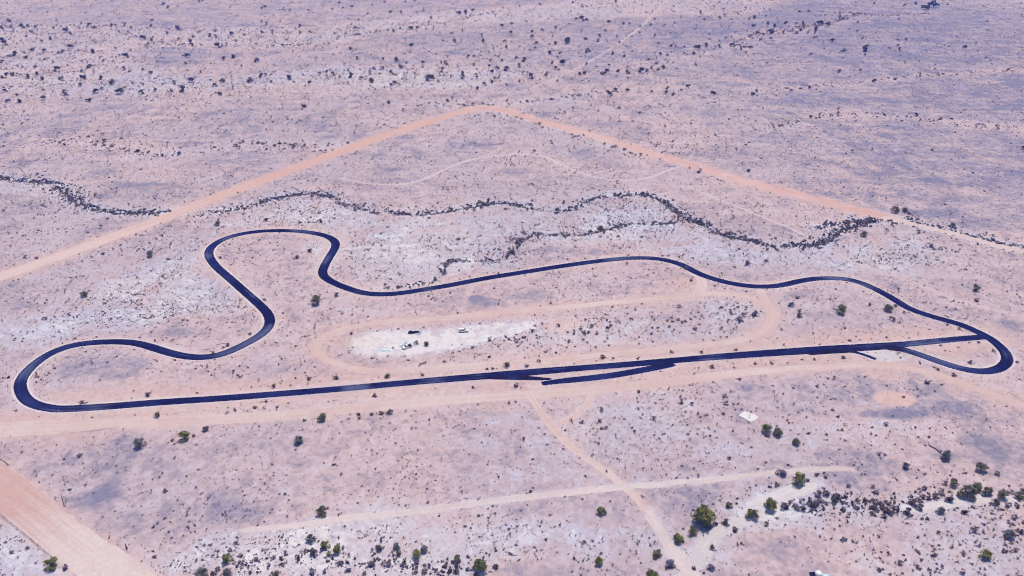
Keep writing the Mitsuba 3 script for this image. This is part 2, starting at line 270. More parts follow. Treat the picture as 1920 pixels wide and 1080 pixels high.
scene['soil'] = diffuse(mikit.proc(soil_colour))

def road_colour(base, pale, seed):
    def fn(p, n, uv):
        s = fbm(uv.x * 1.1 + seed, uv.y / 45, 1.0, 3); b = fbm(p.x / 7, p.y / 7, seed, 3); g = fbm(p.x / 38, p.y / 38, seed + 5.0, 2); f = noise(p.x * 1.2, p.y * 1.2)
        c = mix(base, pale, dr.clip((s - .5) * 1.3 + (b - .5) * 1.1 + (g - .5) * 1.5 + .45, 0, 1))
        return c * (.95 + .1 * f)
    return mikit.proc(fn)
scene['orange_dirt'] = diffuse(road_colour((.56,.345,.325), (.60,.425,.435), 3.0))
def drift_colour(a, b, l0, l1, seed):
    def fn(p, n, uv):
        s = fbm(uv.x * .9 + seed, uv.y / 40, 1.0, 3); q = fbm(p.x / 8, p.y / 8, seed, 3); g = fbm(p.x / 30, p.y / 30, seed + 5.0, 2); f = noise(p.x * 1.2, p.y * 1.2)
        t = smoothstep(l0, l1, uv.y + (g - .5) * 60) + (s - .5) * 1.0 + (q - .5) * .6
        return mix(a, b, dr.clip(t, 0, 1)) * (.94 + .12 * f)
    return mikit.proc(fn)
scene['left_road_dirt'] = diffuse(drift_colour((.60,.455,.455), (.57,.355,.325), 60.0, 260.0, 3.5))
scene['corner_road_dirt'] = diffuse(drift_colour((.53,.335,.325), (.61,.50,.515), 30.0, 85.0, 4.5))
scene['pink_dirt'] = diffuse(road_colour((.555,.395,.39), (.59,.465,.475), 13.0))
scene['pale_dirt'] = diffuse(road_colour((.545,.44,.475), (.60,.505,.535), 23.0))
scene['track_soil'] = diffuse(road_colour((.515,.41,.45), (.575,.48,.52), 53.0))
scene['verge_soil'] = diffuse(road_colour((.52,.42,.49), (.62,.53,.60), 33.0))

def asphalt_colour(p, n, uv):
    b = fbm(p.x / 14, p.y / 14, 2.0, 3); f = noise(p.x * 2.3, p.y * 2.3); st = fbm(uv.x * .9, uv.y / 30, 5.0, 2)
    e = smoothstep(1.1, 2.7, dr.abs(uv.x))
    c = mix((.0088,.0105,.062), (.027,.035,.148), dr.clip((b - .35) * 1.4 + (st - .5) * .8, 0, 1))
    dusty = smoothstep(.55, .80, fbm(p.x / 24 + 40, p.y / 24, 8.0, 3) + (st - .5) * .25)
    c = mix(c, (.11,.125,.25), dusty * .7)
    c = mix(c, (.016,.010,.034), e * .75)
    return c * (.88 + .24 * f)
scene['asphalt'] = diffuse(mikit.proc(asphalt_colour))
def leaf(base, tip, k):
    def fn(p, n, uv):
        a = noise(p.x * .8 + k, p.y * .8, p.z * .8); b = noise(p.x * 3.1, p.y * 3.1 + k, p.z * 3.1)
        return mix(base, tip, dr.clip((a - .5) * 1.5 + (b - .5) * .7 + .5, 0, 1))
    return diffuse(mikit.proc(fn))
scene['leaf_green'] = leaf((.085,.098,.032), (.28,.275,.085), 1.0)
scene['leaf_olive'] = leaf((.11,.108,.072), (.25,.235,.14), 2.0)
scene['leaf_grey'] = leaf((.105,.108,.118), (.24,.24,.25), 3.0)
scene['leaf_dark'] = leaf((.060,.045,.062), (.155,.118,.145), 4.0)
scene['leaf_slate'] = leaf((.055,.062,.078), (.14,.148,.165), 7.0)  # far foliage, lightened and blued in its colour for distance haze
scene['leaf_night'] = leaf((.040,.038,.054), (.11,.10,.13), 8.0)
scene['leaf_drab'] = leaf((.045,.048,.038), (.115,.115,.085), 9.0)
scene['leaf_plum'] = leaf((.10,.075,.125), (.22,.18,.26), 5.0)
scene['leaf_russet'] = leaf((.075,.043,.042), (.18,.11,.10), 6.0)
def shrub_colour(p, n, uv):
    a = noise(p.x / 2.2, p.y / 2.2); b = fbm(p.x / 60, p.y / 60, 4.0, 2)
    c = mix((.085,.064,.082), (.24,.185,.225), a)
    return mix(c, c * mi.Color3f(1.06, .90, .88), smoothstep(.45, .65, b))
scene['leaf_creek'] = leaf((.050,.043,.062), (.135,.115,.15), 10.0)
scene['leaf_tuft'] = leaf((.115,.088,.108), (.25,.195,.23), 11.0)
scene['leaf_shrub'] = diffuse(mikit.proc(shrub_colour))
scene['bark'] = diffuse(mikit.proc(lambda p, n, uv: mix((.07,.05,.045), (.16,.13,.12), noise(p.x * 3, p.y * 3, p.z * 2))))
scene['weathered_wood'] = diffuse(mikit.proc(lambda p, n, uv: mix((.08,.06,.065), (.15,.12,.12), noise(p.x * 9, p.y * 9, p.z * 1.5))))
scene['white_paint'] = twos({'type': 'principled', 'base_color': mikit.proc(lambda p, n, uv: mix((.80,.80,.82), (.70,.67,.66), smoothstep(.5, .8, fbm(p.x * 1.5, p.y * 1.5, p.z * 1.5)))), 'roughness': .35, 'specular': .5})
scene['pale_blue_metal'] = twos({'type': 'principled', 'base_color': mikit.proc(lambda p, n, uv: mix((.34,.53,.80), (.60,.70,.83), noise(p.x * 1.1, p.y * 1.1))), 'roughness': .5})
scene['dark_glass'] = {'type': 'principled', 'base_color': rgb(.018, .016, .022), 'roughness': .12, 'specular': .6}
scene['black_rubber'] = diffuse(rgb(.018, .015, .02))
scene['black_sheet'] = diffuse(mikit.proc(lambda p, n, uv: mix((.012,.008,.018), (.03,.022,.04), noise(p.x * 2, p.y * 2))))
scene['navy_panel'] = {'type': 'principled', 'base_color': rgb(.012, .012, .045), 'roughness': .25, 'specular': .5}
scene['plum_shed'] = diffuse(mikit.proc(lambda p, n, uv: mix((.16,.12,.24), (.24,.19,.32), noise(p.x * 2, p.y * 2))))
scene['chrome'] = twos({'type': 'principled', 'base_color': rgb(.55, .55, .58), 'roughness': .3, 'metallic': .8})
scene['lamp_red'] = diffuse(rgb(.35, .03, .03))
scene['concrete'] = diffuse(mikit.proc(lambda p, n, uv: mix((.74,.69,.72), (.64,.60,.64), fbm(p.x * .8, p.y * .8, 0.0, 3))))

# ---------------------------------------------------------------- ground and roads
def axis(segs):
    out = [segs[0][0]]
    for a, b, s in segs: out += list(np.linspace(a, b, int(math.ceil((b - a) / s)) + 1)[1:])
    return np.array(out)
gx = axis([(-1300, -1000, 12), (-1000, -600, 5), (-600, -300, 3), (-300, 300, 2.0), (300, 600, 3.5), (600, 1000, 6), (1000, 1300, 12)])
gy = axis([(120, 200, 4), (200, 420, 1.2), (420, 700, 1.9), (700, 1000, 3.2), (1000, 1400, 5), (1400, 2000, 9), (2000, 2400, 25)])
X, Y = np.meshgrid(gx, gy, indexing='ij'); P = np.stack([X.ravel(), Y.ravel()], 1)
Z = height(P); edge = np.minimum.reduce([P[:, 0] + 1300, 1300 - P[:, 0], P[:, 1] - 120, 2400 - P[:, 1]]); Z = Z * sstep(0, 20, edge)
dust, tone = soil(P)
ny = len(gy); i, j = np.meshgrid(np.arange(len(gx) - 1), np.arange(ny - 1), indexing='ij'); a = (i * ny + j).ravel()
F = np.vstack([np.stack([a, a + ny, a + ny + 1], 1), np.stack([a, a + ny + 1, a + 1], 1)])
V = np.c_[P, Z]; UV = np.stack([dust, tone], 1)
ring = np.array([[-1300, 120], [1300, 120], [1300, 2400], [-1300, 2400], [-6000, -6000], [6000, -6000], [6000, 9000], [-6000, 9000]], float)
rf = []
for k in range(4): rf += [[4 + k, 4 + (k + 1) % 4, (k + 1) % 4], [4 + k, (k + 1) % 4, k]]
V = np.vstack([V, np.c_[ring, np.zeros(8)]]); F = np.vstack([F, np.array(rf) + len(P)]); UV = np.vstack([UV, np.tile([[0, .15]], (8, 1))])
scene['ground'] = mikit.ply(trimesh.Trimesh(V, F, process=False), 'soil', smooth=True, uv=UV)
labels['ground'] = {'label': 'flat stony pink and mauve desert plain', 'kind': 'structure'}

def road(name, mesh_uv, mat, label):
    m, uv = mesh_uv
    scene[name] = mikit.ply(m, mat, smooth=False, uv=uv)
    labels[name] = {'label': label, 'kind': 'structure'}
for k, (px, w, du, reach, lab) in DIRT.items():
    mat = 'track_soil' if 'foot' in k else 'orange_dirt' if du >= 1 else 'pink_dirt' if du >= .45 else 'pale_dirt'
    zz = .012 + .004 * list(DIRT).index(k) % .05
    mat = {'dirt_road_001': 'left_road_dirt', 'foot_track_005': 'wash_sand', 'dirt_road_004': 'corner_road_dirt'}.get(k, mat)
    road(k, ribbon(q_dirt[k], w, .012 + .004 * list(DIRT).index(k), jag=1.0 if np.max(w) > 5 else .7, seed=len(k), rows=9, taper=3 if 'foot' in k or 'strip' in k or 'track' in k and k != 'dirt_track_004' else 0), mat, lab)
for n_, (q, w) in enumerate(((q_loop, TRACK_W), (q_straight, W_STRAIGHT), (q_pit, [5.0, 5.0, 5.0, 5.0, 4.8, 3.4]), (q_stub, 2.6))):
    road('track_verge' + (f'_{n_:03d}' if n_ else ''), ribbon(q, np.asarray(w) + 2.0, .09 + .004 * n_, jag=.45, seed=n_, rows=9), 'verge_soil',
         ('pale swept verge along the looping asphalt', 'pale swept verge along the main straight', 'pale swept verge along the pit lane', 'pale swept verge around the short asphalt stub')[n_])
road('race_track', ribbon(q_loop, TRACK_W, .112), 'asphalt', 'dark navy asphalt circuit looping around the infield')
road('race_track_001', ribbon(q_straight, W_STRAIGHT, .116), 'asphalt', 'dark navy asphalt main straight across the lower middle')
road('pit_lane', ribbon(q_pit, [5.0, 5.0, 5.0, 5.0, 4.8, 3.4], .120), 'asphalt', 'dark asphalt pit lane leaving the main straight')
road('escape_road', ribbon(q_stub, 2.4, .124), 'asphalt', 'short narrow asphalt stub below the main straight')
road('pit_lane_001', flat_poly([(900,707),(985,704.6),(1012,707.4),(1034,709.6),(1034,711.5),(1030,713.3),(1000,713.0),(960,712.3),(920,711.5)], .128), 'asphalt', 'asphalt wedge where the pit lane ends beside the straight')
road('race_track_002', flat_poly([(1500,662),(1560,656),(1640,650),(1690,646),(1677,648.8),(1700,655),(1690,660),(1665,656.5),(1650,654.3),(1625,653.8),(1604,656),(1602,662.5),(1592,661.8),(1560,663.5),(1520,666)], .132), 'asphalt', 'wide asphalt fork where the last bend meets the main straight')

scene['wash_sand'] = diffuse(road_colour((.53,.47,.52), (.60,.54,.585), 63.0))
road('gravel_apron', flat_poly([(1600,656),(1625,653),(1655,655),(1682,661),(1712,668),(1700,674),(1668,679),(1648,678),(1630,669)], .016, jag=.9, seed=77), 'wash_sand', 'bare pale apron between the short asphalt stub and the last bend')
for n_, (q, w) in enumerate(zip(q_wash, ([9, 7.5, 6.5, 6, 3.5, 2], [4, 6.5, 7], [3, 3.5, 3.2, 3]))):
    road('sandy_wash' + (f'_{n_:03d}' if n_ else ''), ribbon(q, w, .02 + .004 * n_, jag=1.6, seed=30 + n_, rows=9, taper=6), 'wash_sand', ('bare pale sandy channel at the foot of the winding track', 'bare pale sand bank above the dry creek bushes', 'narrow pale sandy channel below the right edge thicket')[n_])

# ---------------------------------------------------------------- small builders
def hull(points): return m3.Manifold.hull_points(np.asarray(points, float))
def tm(m):
    q = m.to_mesh(); return trimesh.Trimesh(q.vert_properties[:, :3], q.tri_verts, process=False)
def tube(path, radii, sides=7):
    path = np.asarray(path, float); V, F = [], []
    for k, p in enumerate(path):
        t = path[min(k + 1, len(path) - 1)] - path[max(k - 1, 0)]; t /= np.linalg.norm(t)
        x = np.cross(t, [0, 0, 1] if abs(t[2]) < .9 else [1, 0, 0]); x /= np.linalg.norm(x); y = np.cross(t, x)
        for s in range(sides):
            a = 2 * math.pi * s / sides; V.append(p + radii[k] * (x * math.cos(a) + y * math.sin(a)))
    for k in range(len(path) - 1):
        for s in range(sides):
            a, b = k * sides + s, k * sides + (s + 1) % sides; F += [[a, b, b + sides], [a, b + sides, a + sides]]
    n = len(V); V += [path[0], path[-1]]
    for s in range(sides): F += [[n, (s + 1) % sides, s], [n + 1, (len(path) - 1) * sides + s, (len(path) - 1) * sides + (s + 1) % sides]]
    return trimesh.Trimesh(np.array(V), np.array(F), process=False)
def box(sx, sy, sz, c=(0, 0, 0), bev=.0):
    if bev:
        s = np.array([sx, sy, sz]) / 2; P = []
        for a in np.ndindex(2, 2, 2):
            sg = np.array(a) * 2 - 1
            for k in range(3):
                q = sg * (s - bev); q[k] = sg[k] * s[k]; P.append(q)
        m = tm(hull(P))
    else: m = trimesh.creation.box([sx, sy, sz])
    m.apply_translation(c); return m
cat = trimesh.util.concatenate
count = {}
def key_for(name):
    n = count.get(name, 0); count[name] = n + 1
    return name if n == 0 else f'{name}_{n:03d}'
def part(parent, name, shape):
    k = f'{parent}__{name}'; n = 0
    while k in scene: n += 1; k = f'{parent}__{name}_{n:03d}'
    scene[k] = shape; return k
def place(px, py, rz=0.0, s=(1, 1, 1)):
    g = ground_at(px, py)[0]
    return T().translate(g.tolist()).rotate([0, 0, 1], rz).scale(list(s)) , g

# ---------------------------------------------------------------- vegetation prototypes (unit size: 1 m wide, 1 m tall)
def crown(seed, clumps, leaves, size, base=.18, flat=1.0):
    r = np.random.default_rng(seed); V, F = [], []
    cs = []
    for c in range(clumps):
        a = r.uniform(0, 2 * math.pi); rad = .34 * math.sqrt(r.uniform(0, 1)); z = base + .12 + (1 - base - .28) * r.uniform(0, 1) ** .8
        rad *= 1.05 - .75 * max(0, (z - .55)) / .45
        cs.append((rad * math.cos(a), rad * math.sin(a), z, r.uniform(.12, .22)))
    tot = sum(c[3] ** 2 for c in cs)
    for x, y, z, cr in cs:
        n = max(6, int(leaves * cr ** 2 / tot))
        d = r.normal(size=(n, 3)); d[:, 2] = d[:, 2] * .9 + .25; d /= np.linalg.norm(d, axis=1, keepdims=True)
        p = np.array([x, y, z]) + d * cr * r.uniform(.55, 1.1, (n, 1)) * [1, 1, .85]
        for q, dd in zip(p, d):
            u = np.cross(dd + r.normal(size=3) * .6, r.normal(size=3)); u /= np.linalg.norm(u) + 1e-9
            w = np.cross(u, dd + r.normal(size=3) * .7); w /= np.linalg.norm(w) + 1e-9
            s = size * r.uniform(.6, 1.3); b = len(V)
            V += [q - u * s * .6, q + u * s * .6 + w * s * .2, q + w * s, q - w * s * .7]; F += [[b, b + 1, b + 2], [b, b + 3, b + 1]]
    V = np.array(V); V[:, 2] = np.maximum(V[:, 2], .01)
    lo, hi = V.min(0), V.max(0); V[:, :2] /= max(hi[0] - lo[0], hi[1] - lo[1]); V[:, 2] /= hi[2]
    return trimesh.Trimesh(V, np.array(F), process=False)
def trunk(seed):
    r = np.random.default_rng(seed); ms = [tube([[0, 0, -.05], [.02, 0, .2], [.01, .02, .42]], [.045, .036, .028], 6)]
    for k in range(4):
        a = k * 1.57 + r.uniform(0, 1); ms.append(tube([[.01, .01, .22 + .04 * k], [.14 * math.cos(a), .14 * math.sin(a), .45], [.26 * math.cos(a), .26 * math.sin(a), .68]], [.024, .017, .008], 5))
    return cat(ms)
NEARC = [crown(s, 17 + s % 4, 760, .066, base=-.06) for s in range(6)]
BUSHC = [crown(20 + s, 9 + s % 3, 260, .09, base=-.12) for s in range(6)]
FARC = [crown(40 + s, 8, 150, .15, base=-.15) for s in range(6)]
TRUNKS = [trunk(s) for s in range(3)]
near_ply = {}
def shape_of(kind, v, mat, tw):
    src = {'near': NEARC, 'bush': BUSHC, 'far': FARC, 'trunk': TRUNKS}[kind]
    k = (kind, v % len(src), mat)
    if k not in near_ply: near_ply[k] = mikit.ply(src[v % len(src)], mat)
    return {**near_ply[k], 'to_world': tw}
def shrub_proto(seed, n=14):
    r = np.random.default_rng(seed); m = trimesh.creation.icosphere(subdivisions=0) if n <= 20 else trimesh.creation.icosphere(subdivisions=1)
    v = m.vertices * r.uniform(.6, 1.25, (len(m.vertices), 1)) * [.5, .5, .42]; v[:, 2] += .22; v[:, 2] = np.maximum(v[:, 2], -.05)
    return v, m.faces

# ---------------------------------------------------------------- surveyed trees and bushes: tile origin, then x, y, width in thirds of a pixel
FAR_TILES = {(0,0): [(50,118,25),(318,115,15),(575,82,15),(920,22,22),(943,42,24),(1120,10,18),(1140,5,15),(1475,48,18),(1490,40,18),(1590,55,14),(1632,58,14),(1735,58,16),(1870,52,16),(1905,20,20),(858,115,16),(1470,122,20),(1498,133,24),(1575,122,14),(1690,148,24),(15,155,30),(62,150,24),(130,150,40),(160,148,25),(205,155,22),(300,160,20),(345,150,15),(460,132,20),(505,140,30),(535,160,24),(625,145,26),(652,140,20),(850,145,26),(1000,160,34),(1215,175,20),(1470,180,20),(1535,175,18),(1620,185,18),(1690,185,18),(1745,180,24),(1800,208,16),(1880,185,16),(175,178,24),(370,172,36),(400,188,22),(150,205,18),(235,232,20),(285,218,26),(455,243,14),(525,230,20),(670,180,20),(805,215,34),(855,222,26),(830,248,22),(940,188,24),(1010,220,22),(1090,210,22),(1070,238,36),(1085,252,24),(1180,200,28),(1212,200,20),(1300,192,30),(1330,230,18),(1375,198,20),(1275,245,18),(1222,260,40),(1130,252,16),(1440,250,20),(1590,255,18),(1615,222,16),(920,272,16),(12,225,30),(25,245,40),(15,348,24),(390,265,36),(185,283,26),(255,285,30),(80,305,36),(45,318,18),(150,325,28),(330,298,20),(355,292,26),(525,292,32),(440,285,16),(565,322,16),(735,287,18),(712,318,38),(655,323,14),(1055,315,36),(1045,356,20),(1258,333,32),(1310,320,36),(1445,343,36),(1360,372,16),(1820,330,12),(300,348,16),(580,347,16),(380,368,16),(125,378,16),(200,378,24),(325,390,42),(505,375,36),(460,400,24),(700,385,26),(725,403,18),(802,392,22),(848,412,28),(35,385,14),(15,435,24),(40,418,26),(70,420,26),(160,433,34),(210,418,26),(185,445,16),(240,443,32),(345,443,32),(435,447,16),(470,440,36),(565,440,34),(455,478,26),(635,468,36),(745,466,18),(705,492,16),(805,475,18),(890,430,14),(918,475,16),(978,466,30),(1070,455,40),(1100,436,16),(1185,450,16),(1252,455,36),(1405,455,40),(1470,427,34),(1495,420,20),(1525,460,24),(1630,437,46),(1655,462,18),(1740,466,30),(1800,413,22),(1840,405,20),(1875,418,32),(1910,435,20),(1705,420,16),(28,512,28),(95,535,20),(110,570,34),(245,508,22),(300,515,16),(368,525,40),(240,555,34),(45,570,24),(545,515,36),(575,500,22),(678,515,50),(800,520,40),(838,508,14),(873,508,30),(970,512,26),(1022,503,54),(1100,495,16),(1208,480,30),(1308,488,20),(1238,530,30),(1215,522,14),(510,563,34),(1710,597,32),(1545,820,24),(1010,865,24)],
 (640,0): [(10,45,14),(58,38,18),(78,160,24),(98,110,16),(148,78,18),(175,28,16),(245,12,18),(280,70,26),(335,70,22),(360,12,18),(415,5,16),(425,72,16),(395,40,12),(465,57,12),(545,62,16),(262,103,14),(25,185,18),(95,195,24),(55,275,22),(195,178,16),(260,172,18),(293,175,26),(330,160,20),(388,160,30),(425,152,18),(395,253,30),(455,135,12),(505,100,22),(490,125,18),(480,165,18),(520,155,16),(665,75,34),(700,72,30),(745,60,22),(620,190,20),(683,172,22),(755,120,14),(800,232,26),(640,232,30),(570,228,16),(790,195,16),(850,70,16),(905,45,16),(900,148,24),(955,135,20),(1005,35,18),(935,85,16),(950,185,26),(1040,120,16),(870,172,12),(1075,210,26),(920,232,24),(930,265,24),(640,280,14),(597,320,20),(495,292,16),(715,318,24),(748,318,20),(535,305,14),(90,333,22),(236,333,20),(308,335,36),(366,355,18),(188,335,12),(455,355,28),(460,378,14),(560,352,24),(588,356,34),(745,365,22),(785,312,14),(885,318,16),(870,312,12),(985,325,22),(1025,338,36),(905,340,20),(840,340,20),(830,372,22),(1000,372,30),(875,382,30),(925,388,40),(845,405,26),(570,385,22),(335,378,32),(235,382,26),(185,387,26),(280,405,26),(295,420,20),(215,415,16),(165,417,18),(50,428,40),(110,440,24),(170,455,40),(345,445,16),(365,447,16),(415,440,16),(300,467,28),(280,478,22),(500,442,56),(545,458,20),(580,425,20),(685,412,26),(682,435,36),(760,435,22),(865,440,22),(885,440,18),(848,460,26),(803,475,26),(765,497,26),(730,488,14),(670,490,14),(928,480,18),(1000,455,20),(1065,432,40),(1025,405,20),(940,425,12),(1155,412,26),(1150,425,24),(1205,385,26),(1225,395,20),(1240,355,40),(1185,355,22),(1175,298,30),(1215,320,16),(1230,300,20),(1090,272,18),(1062,283,14),(1095,245,24),(1130,170,22),(1070,180,24),(1205,243,28),(1170,248,16),(1190,203,16),(1205,157,24),(1275,235,46),(1370,225,26),(1335,298,14),(1385,290,34),(1352,178,14),(1440,230,26),(1450,203,24),(1485,172,20),(1500,128,28),(1565,240,20),(1610,263,12),(1525,302,26),(1590,320,22),(1550,205,14),(1635,205,16),(1680,185,16),(1680,150,18),(1740,140,18),(1760,107,18),(1380,360,20),(1505,365,18),(1370,415,30),(1340,415,24),(1465,415,28),(1495,405,36),(1555,400,28),(1610,380,18),(1612,405,34),(1610,440,16),(1690,400,40),(1720,400,26),(1745,382,24),(1780,392,22),(1810,380,28),(1730,335,22),(1768,358,20),(1795,303,24),(1835,310,20),(1765,200,16),(1785,245,20),(1850,185,14),(1875,130,14),(1815,143,12),(1855,258,24),(1880,262,18),(1350,110,36),(1320,108,24),(1380,112,24),(1280,135,14),(1305,138,14),(1590,133,22),(1620,133,18),(1355,42,16),(1300,15,18),(1115,25,16),(1550,62,14),(1690,28,14),(1715,70,12),(1540,12,18),(1805,12,12),(1870,35,16),(267,580,26),(597,568,22),(38,803,20),(1070,618,16),(1305,607,18),(1230,615,14),(1560,607,20),(1678,635,16),(1822,712,18),(1510,533,34),(1545,507,26),(1605,510,30),(1743,518,22),(1832,495,26),(1830,520,26),(1865,532,24),(1910,508,20),(1355,455,14),(1215,455,16),(1120,695,16),(985,660,16)],
 (1280,0): [(100,75,20),(100,62,14),(210,100,22),(230,50,16),(235,85,16),(120,112,18),(150,192,16),(180,40,14),(205,15,18),(310,80,14),(355,40,12),(405,100,28),(375,108,16),(398,145,26),(470,90,16),(480,135,24),(515,145,26),(580,130,22),(655,68,22),(708,65,18),(785,67,12),(800,85,14),(885,93,22),(640,133,18),(675,130,26),(770,130,40),(820,140,36),(665,172,26),(640,185,24),(705,185,20),(750,165,34),(745,183,20),(565,185,26),(495,180,36),(455,195,18),(418,185,24),(435,225,20),(375,205,20),(298,180,12),(275,207,16),(240,215,18),(205,232,14),(150,220,14),(85,270,36),(70,265,20),(10,265,18),(135,255,30),(180,262,14),(208,262,28),(280,255,32),(325,262,14),(350,265,20),(385,270,24),(330,275,24),(60,300,30),(10,300,20),(100,320,16),(25,308,16),(355,295,16),(75,367,18),(290,238,14),(983,125,20),(983,175,16),(1010,218,14),(845,230,26),(1213,108,16),(1255,222,18),(1213,225,14),(1212,257,22),(1220,275,20),(1162,272,16),(1030,278,50),(1582,268,30),(905,285,30),(795,273,12),(722,305,20),(1088,185,10),(880,402,26),(1000,393,18),(1077,455,26),(710,490,28),(418,512,22),(392,532,26),(170,525,32),(30,485,24),(1485,28,16),(1710,122,18),(1078,18,16),(1365,45,40),(1395,30,40),(1345,40,26),(1420,35,40),(1410,12,30),(1310,20,20),(1250,28,20),(1660,287,12),(718,658,22),(1315,648,26),(1910,835,30),(370,960,26),(1063,840,18),(1633,973,14),(40,945,14),(1690,35,12)]}
# near and middle distance: x, y, width, kind (g green tree, o olive tree, k grey tree, d dark bush, p plum bush, r russet bush)
NEAR_TILES = {(0,360): 'k848,350,45 o475,572,50 k1225,175,40 p250,710,36 o1780,610,66 d1745,328,34 r1672,365,34 d1500,155,34 r1240,368,26 d580,345,30 d205,370,26 d960,290,20 d840,285,20 d675,300,20 r1408,797,24 r1280,858,30 r1255,873,20 r1200,903,30 r50,1040,24 d875,833,24 d240,75,26 d20,103,24 d1805,165,30 d1895,575,40 d1740,1048,34 d1890,1040,40 d1490,605,24 d1350,607,22',
 (640,360): 'o795,62,30 k1455,198,38 d660,262,28 d783,243,20 p1690,250,26 d850,385,24 k835,828,32 d735,873,26 d628,902,18 g260,1030,40 r1470,925,40 d1110,950,30 r930,970,50 r850,990,24 r1045,975,30 d1310,965,14 r1670,935,24 r1860,897,30 r455,1027,26 r210,1042,14 d885,455,18 d1225,450,16 r780,738,18 d320,768,18 d58,795,24 d600,387,26 d1000,297,30 d960,335,40 d1510,730,16 p421,845,38 o480,850,40 d291,875,16',
 (1280,360): 'k362,397,38 p290,420,22 p470,385,26 o1018,235,45 d1395,300,38 o1325,222,28 o1195,98,58 k1250,98,40 d1270,118,30 k1518,185,42 o1650,538,58 d1650,608,34 d645,590,32 k608,630,42 d657,665,30 o655,692,38 g890,662,66 o1155,650,60 d1195,638,30 r1175,712,46 d1245,675,24 r1050,632,26 p410,683,50 p315,710,44 d1490,745,22 r1557,767,26 r1145,815,22 d940,832,24 d1000,830,18 d570,858,20 r300,885,24 r105,900,26 r900,925,34 r740,940,22 r590,960,16 r505,965,18 r410,962,26 r165,980,34 r1435,997,26 r1525,1025,34 p1620,955,36 r1750,893,30 r1665,843,26 d1880,955,26 p1375,1065,44 r50,495,26 d220,455,16 p535,325,30 d85,170,40 d45,135,30 k18,428,30',
 (0,720): 'g295,1005,86 p365,1030,42 k788,335,66 g1037,293,66 k1680,315,55 o1815,188,52 o1810,712,70 k1750,868,58 g1828,905,56 k1765,942,46 g1895,932,52 o1850,952,32 g1278,982,58 p1760,1055,50 k1135,1070,90 k1280,1062,56 o1555,1065,40 r885,175,40 d450,400,34 p152,920,28 r835,58,40 r460,105,30 r485,105,20 r1435,128,26 r1500,95,24 r1540,8,36 d1160,250,46 d970,315,24 r1090,290,24 r930,600,30 d1560,127,20 o1580,980,26 d1335,1022,24 p1825,1050,34',
 (640,720): 'k312,910,44 o322,950,36 k228,875,32 k215,925,36 g425,955,56 k465,925,50 g655,978,46 g780,1022,86 o868,1025,36 g1463,712,56 g1447,995,56 g1775,955,56 g1890,865,66 p1845,1005,64 g1750,1072,80 r275,155,44 r225,160,34 r168,168,26 r98,170,26 r190,60,36 d985,8,40 d742,15,26 r1670,40,28 p715,968,24 p610,1040,40 p345,1015,36 p425,1000,36 p470,1050,44 d945,105,22 d1065,602,24 d1375,515,20 d1490,488,20 p40,1045,40 p170,1010,40 p270,1000,34 p130,1065,34',
 (1280,720): 'g120,740,140 g55,822,62 g390,730,74 g490,680,80 o258,680,40 g650,535,80 d700,540,26 p160,1030,50 d165,918,38 g470,248,62 p478,282,40 o535,272,56 o638,325,48 k1477,400,68 k1255,460,46 o1677,468,64 p1767,500,38 o1523,558,50 o1600,610,96 o1650,575,64 o1710,605,62 o1800,622,66 o1890,628,54 k1912,600,40 k1850,605,28 g1700,955,68 k1835,845,60 d1900,828,36 r228,165,24 d262,415,26 p555,500,60 d752,508,30 d295,815,42 d1025,655,38 d865,630,60 k850,655,40 d920,630,36 d805,615,50 d765,605,34 d740,685,56 d665,700,56 d570,685,56 d605,660,30 d1085,690,56 d1140,705,56 d1170,720,50 d1130,742,36 d1270,718,56 d1300,665,56 d1330,690,50 k1450,708,50 d1500,650,50 d1760,660,56 d1875,680,36 d1585,720,40 d60,1035,30 g3,880,30 d245,775,50 p150,795,50 d185,785,30 r1242,72,20'}
MATS = {'g': 'leaf_green', 'o': 'leaf_olive', 'k': 'leaf_grey', 'd': 'leaf_dark', 'p': 'leaf_plum', 'r': 'leaf_russet'}
COLS = {'g': 'bright green', 'o': 'olive green', 'k': 'grey green', 'd': 'dark', 'p': 'purplish grey', 'r': 'dark reddish'}
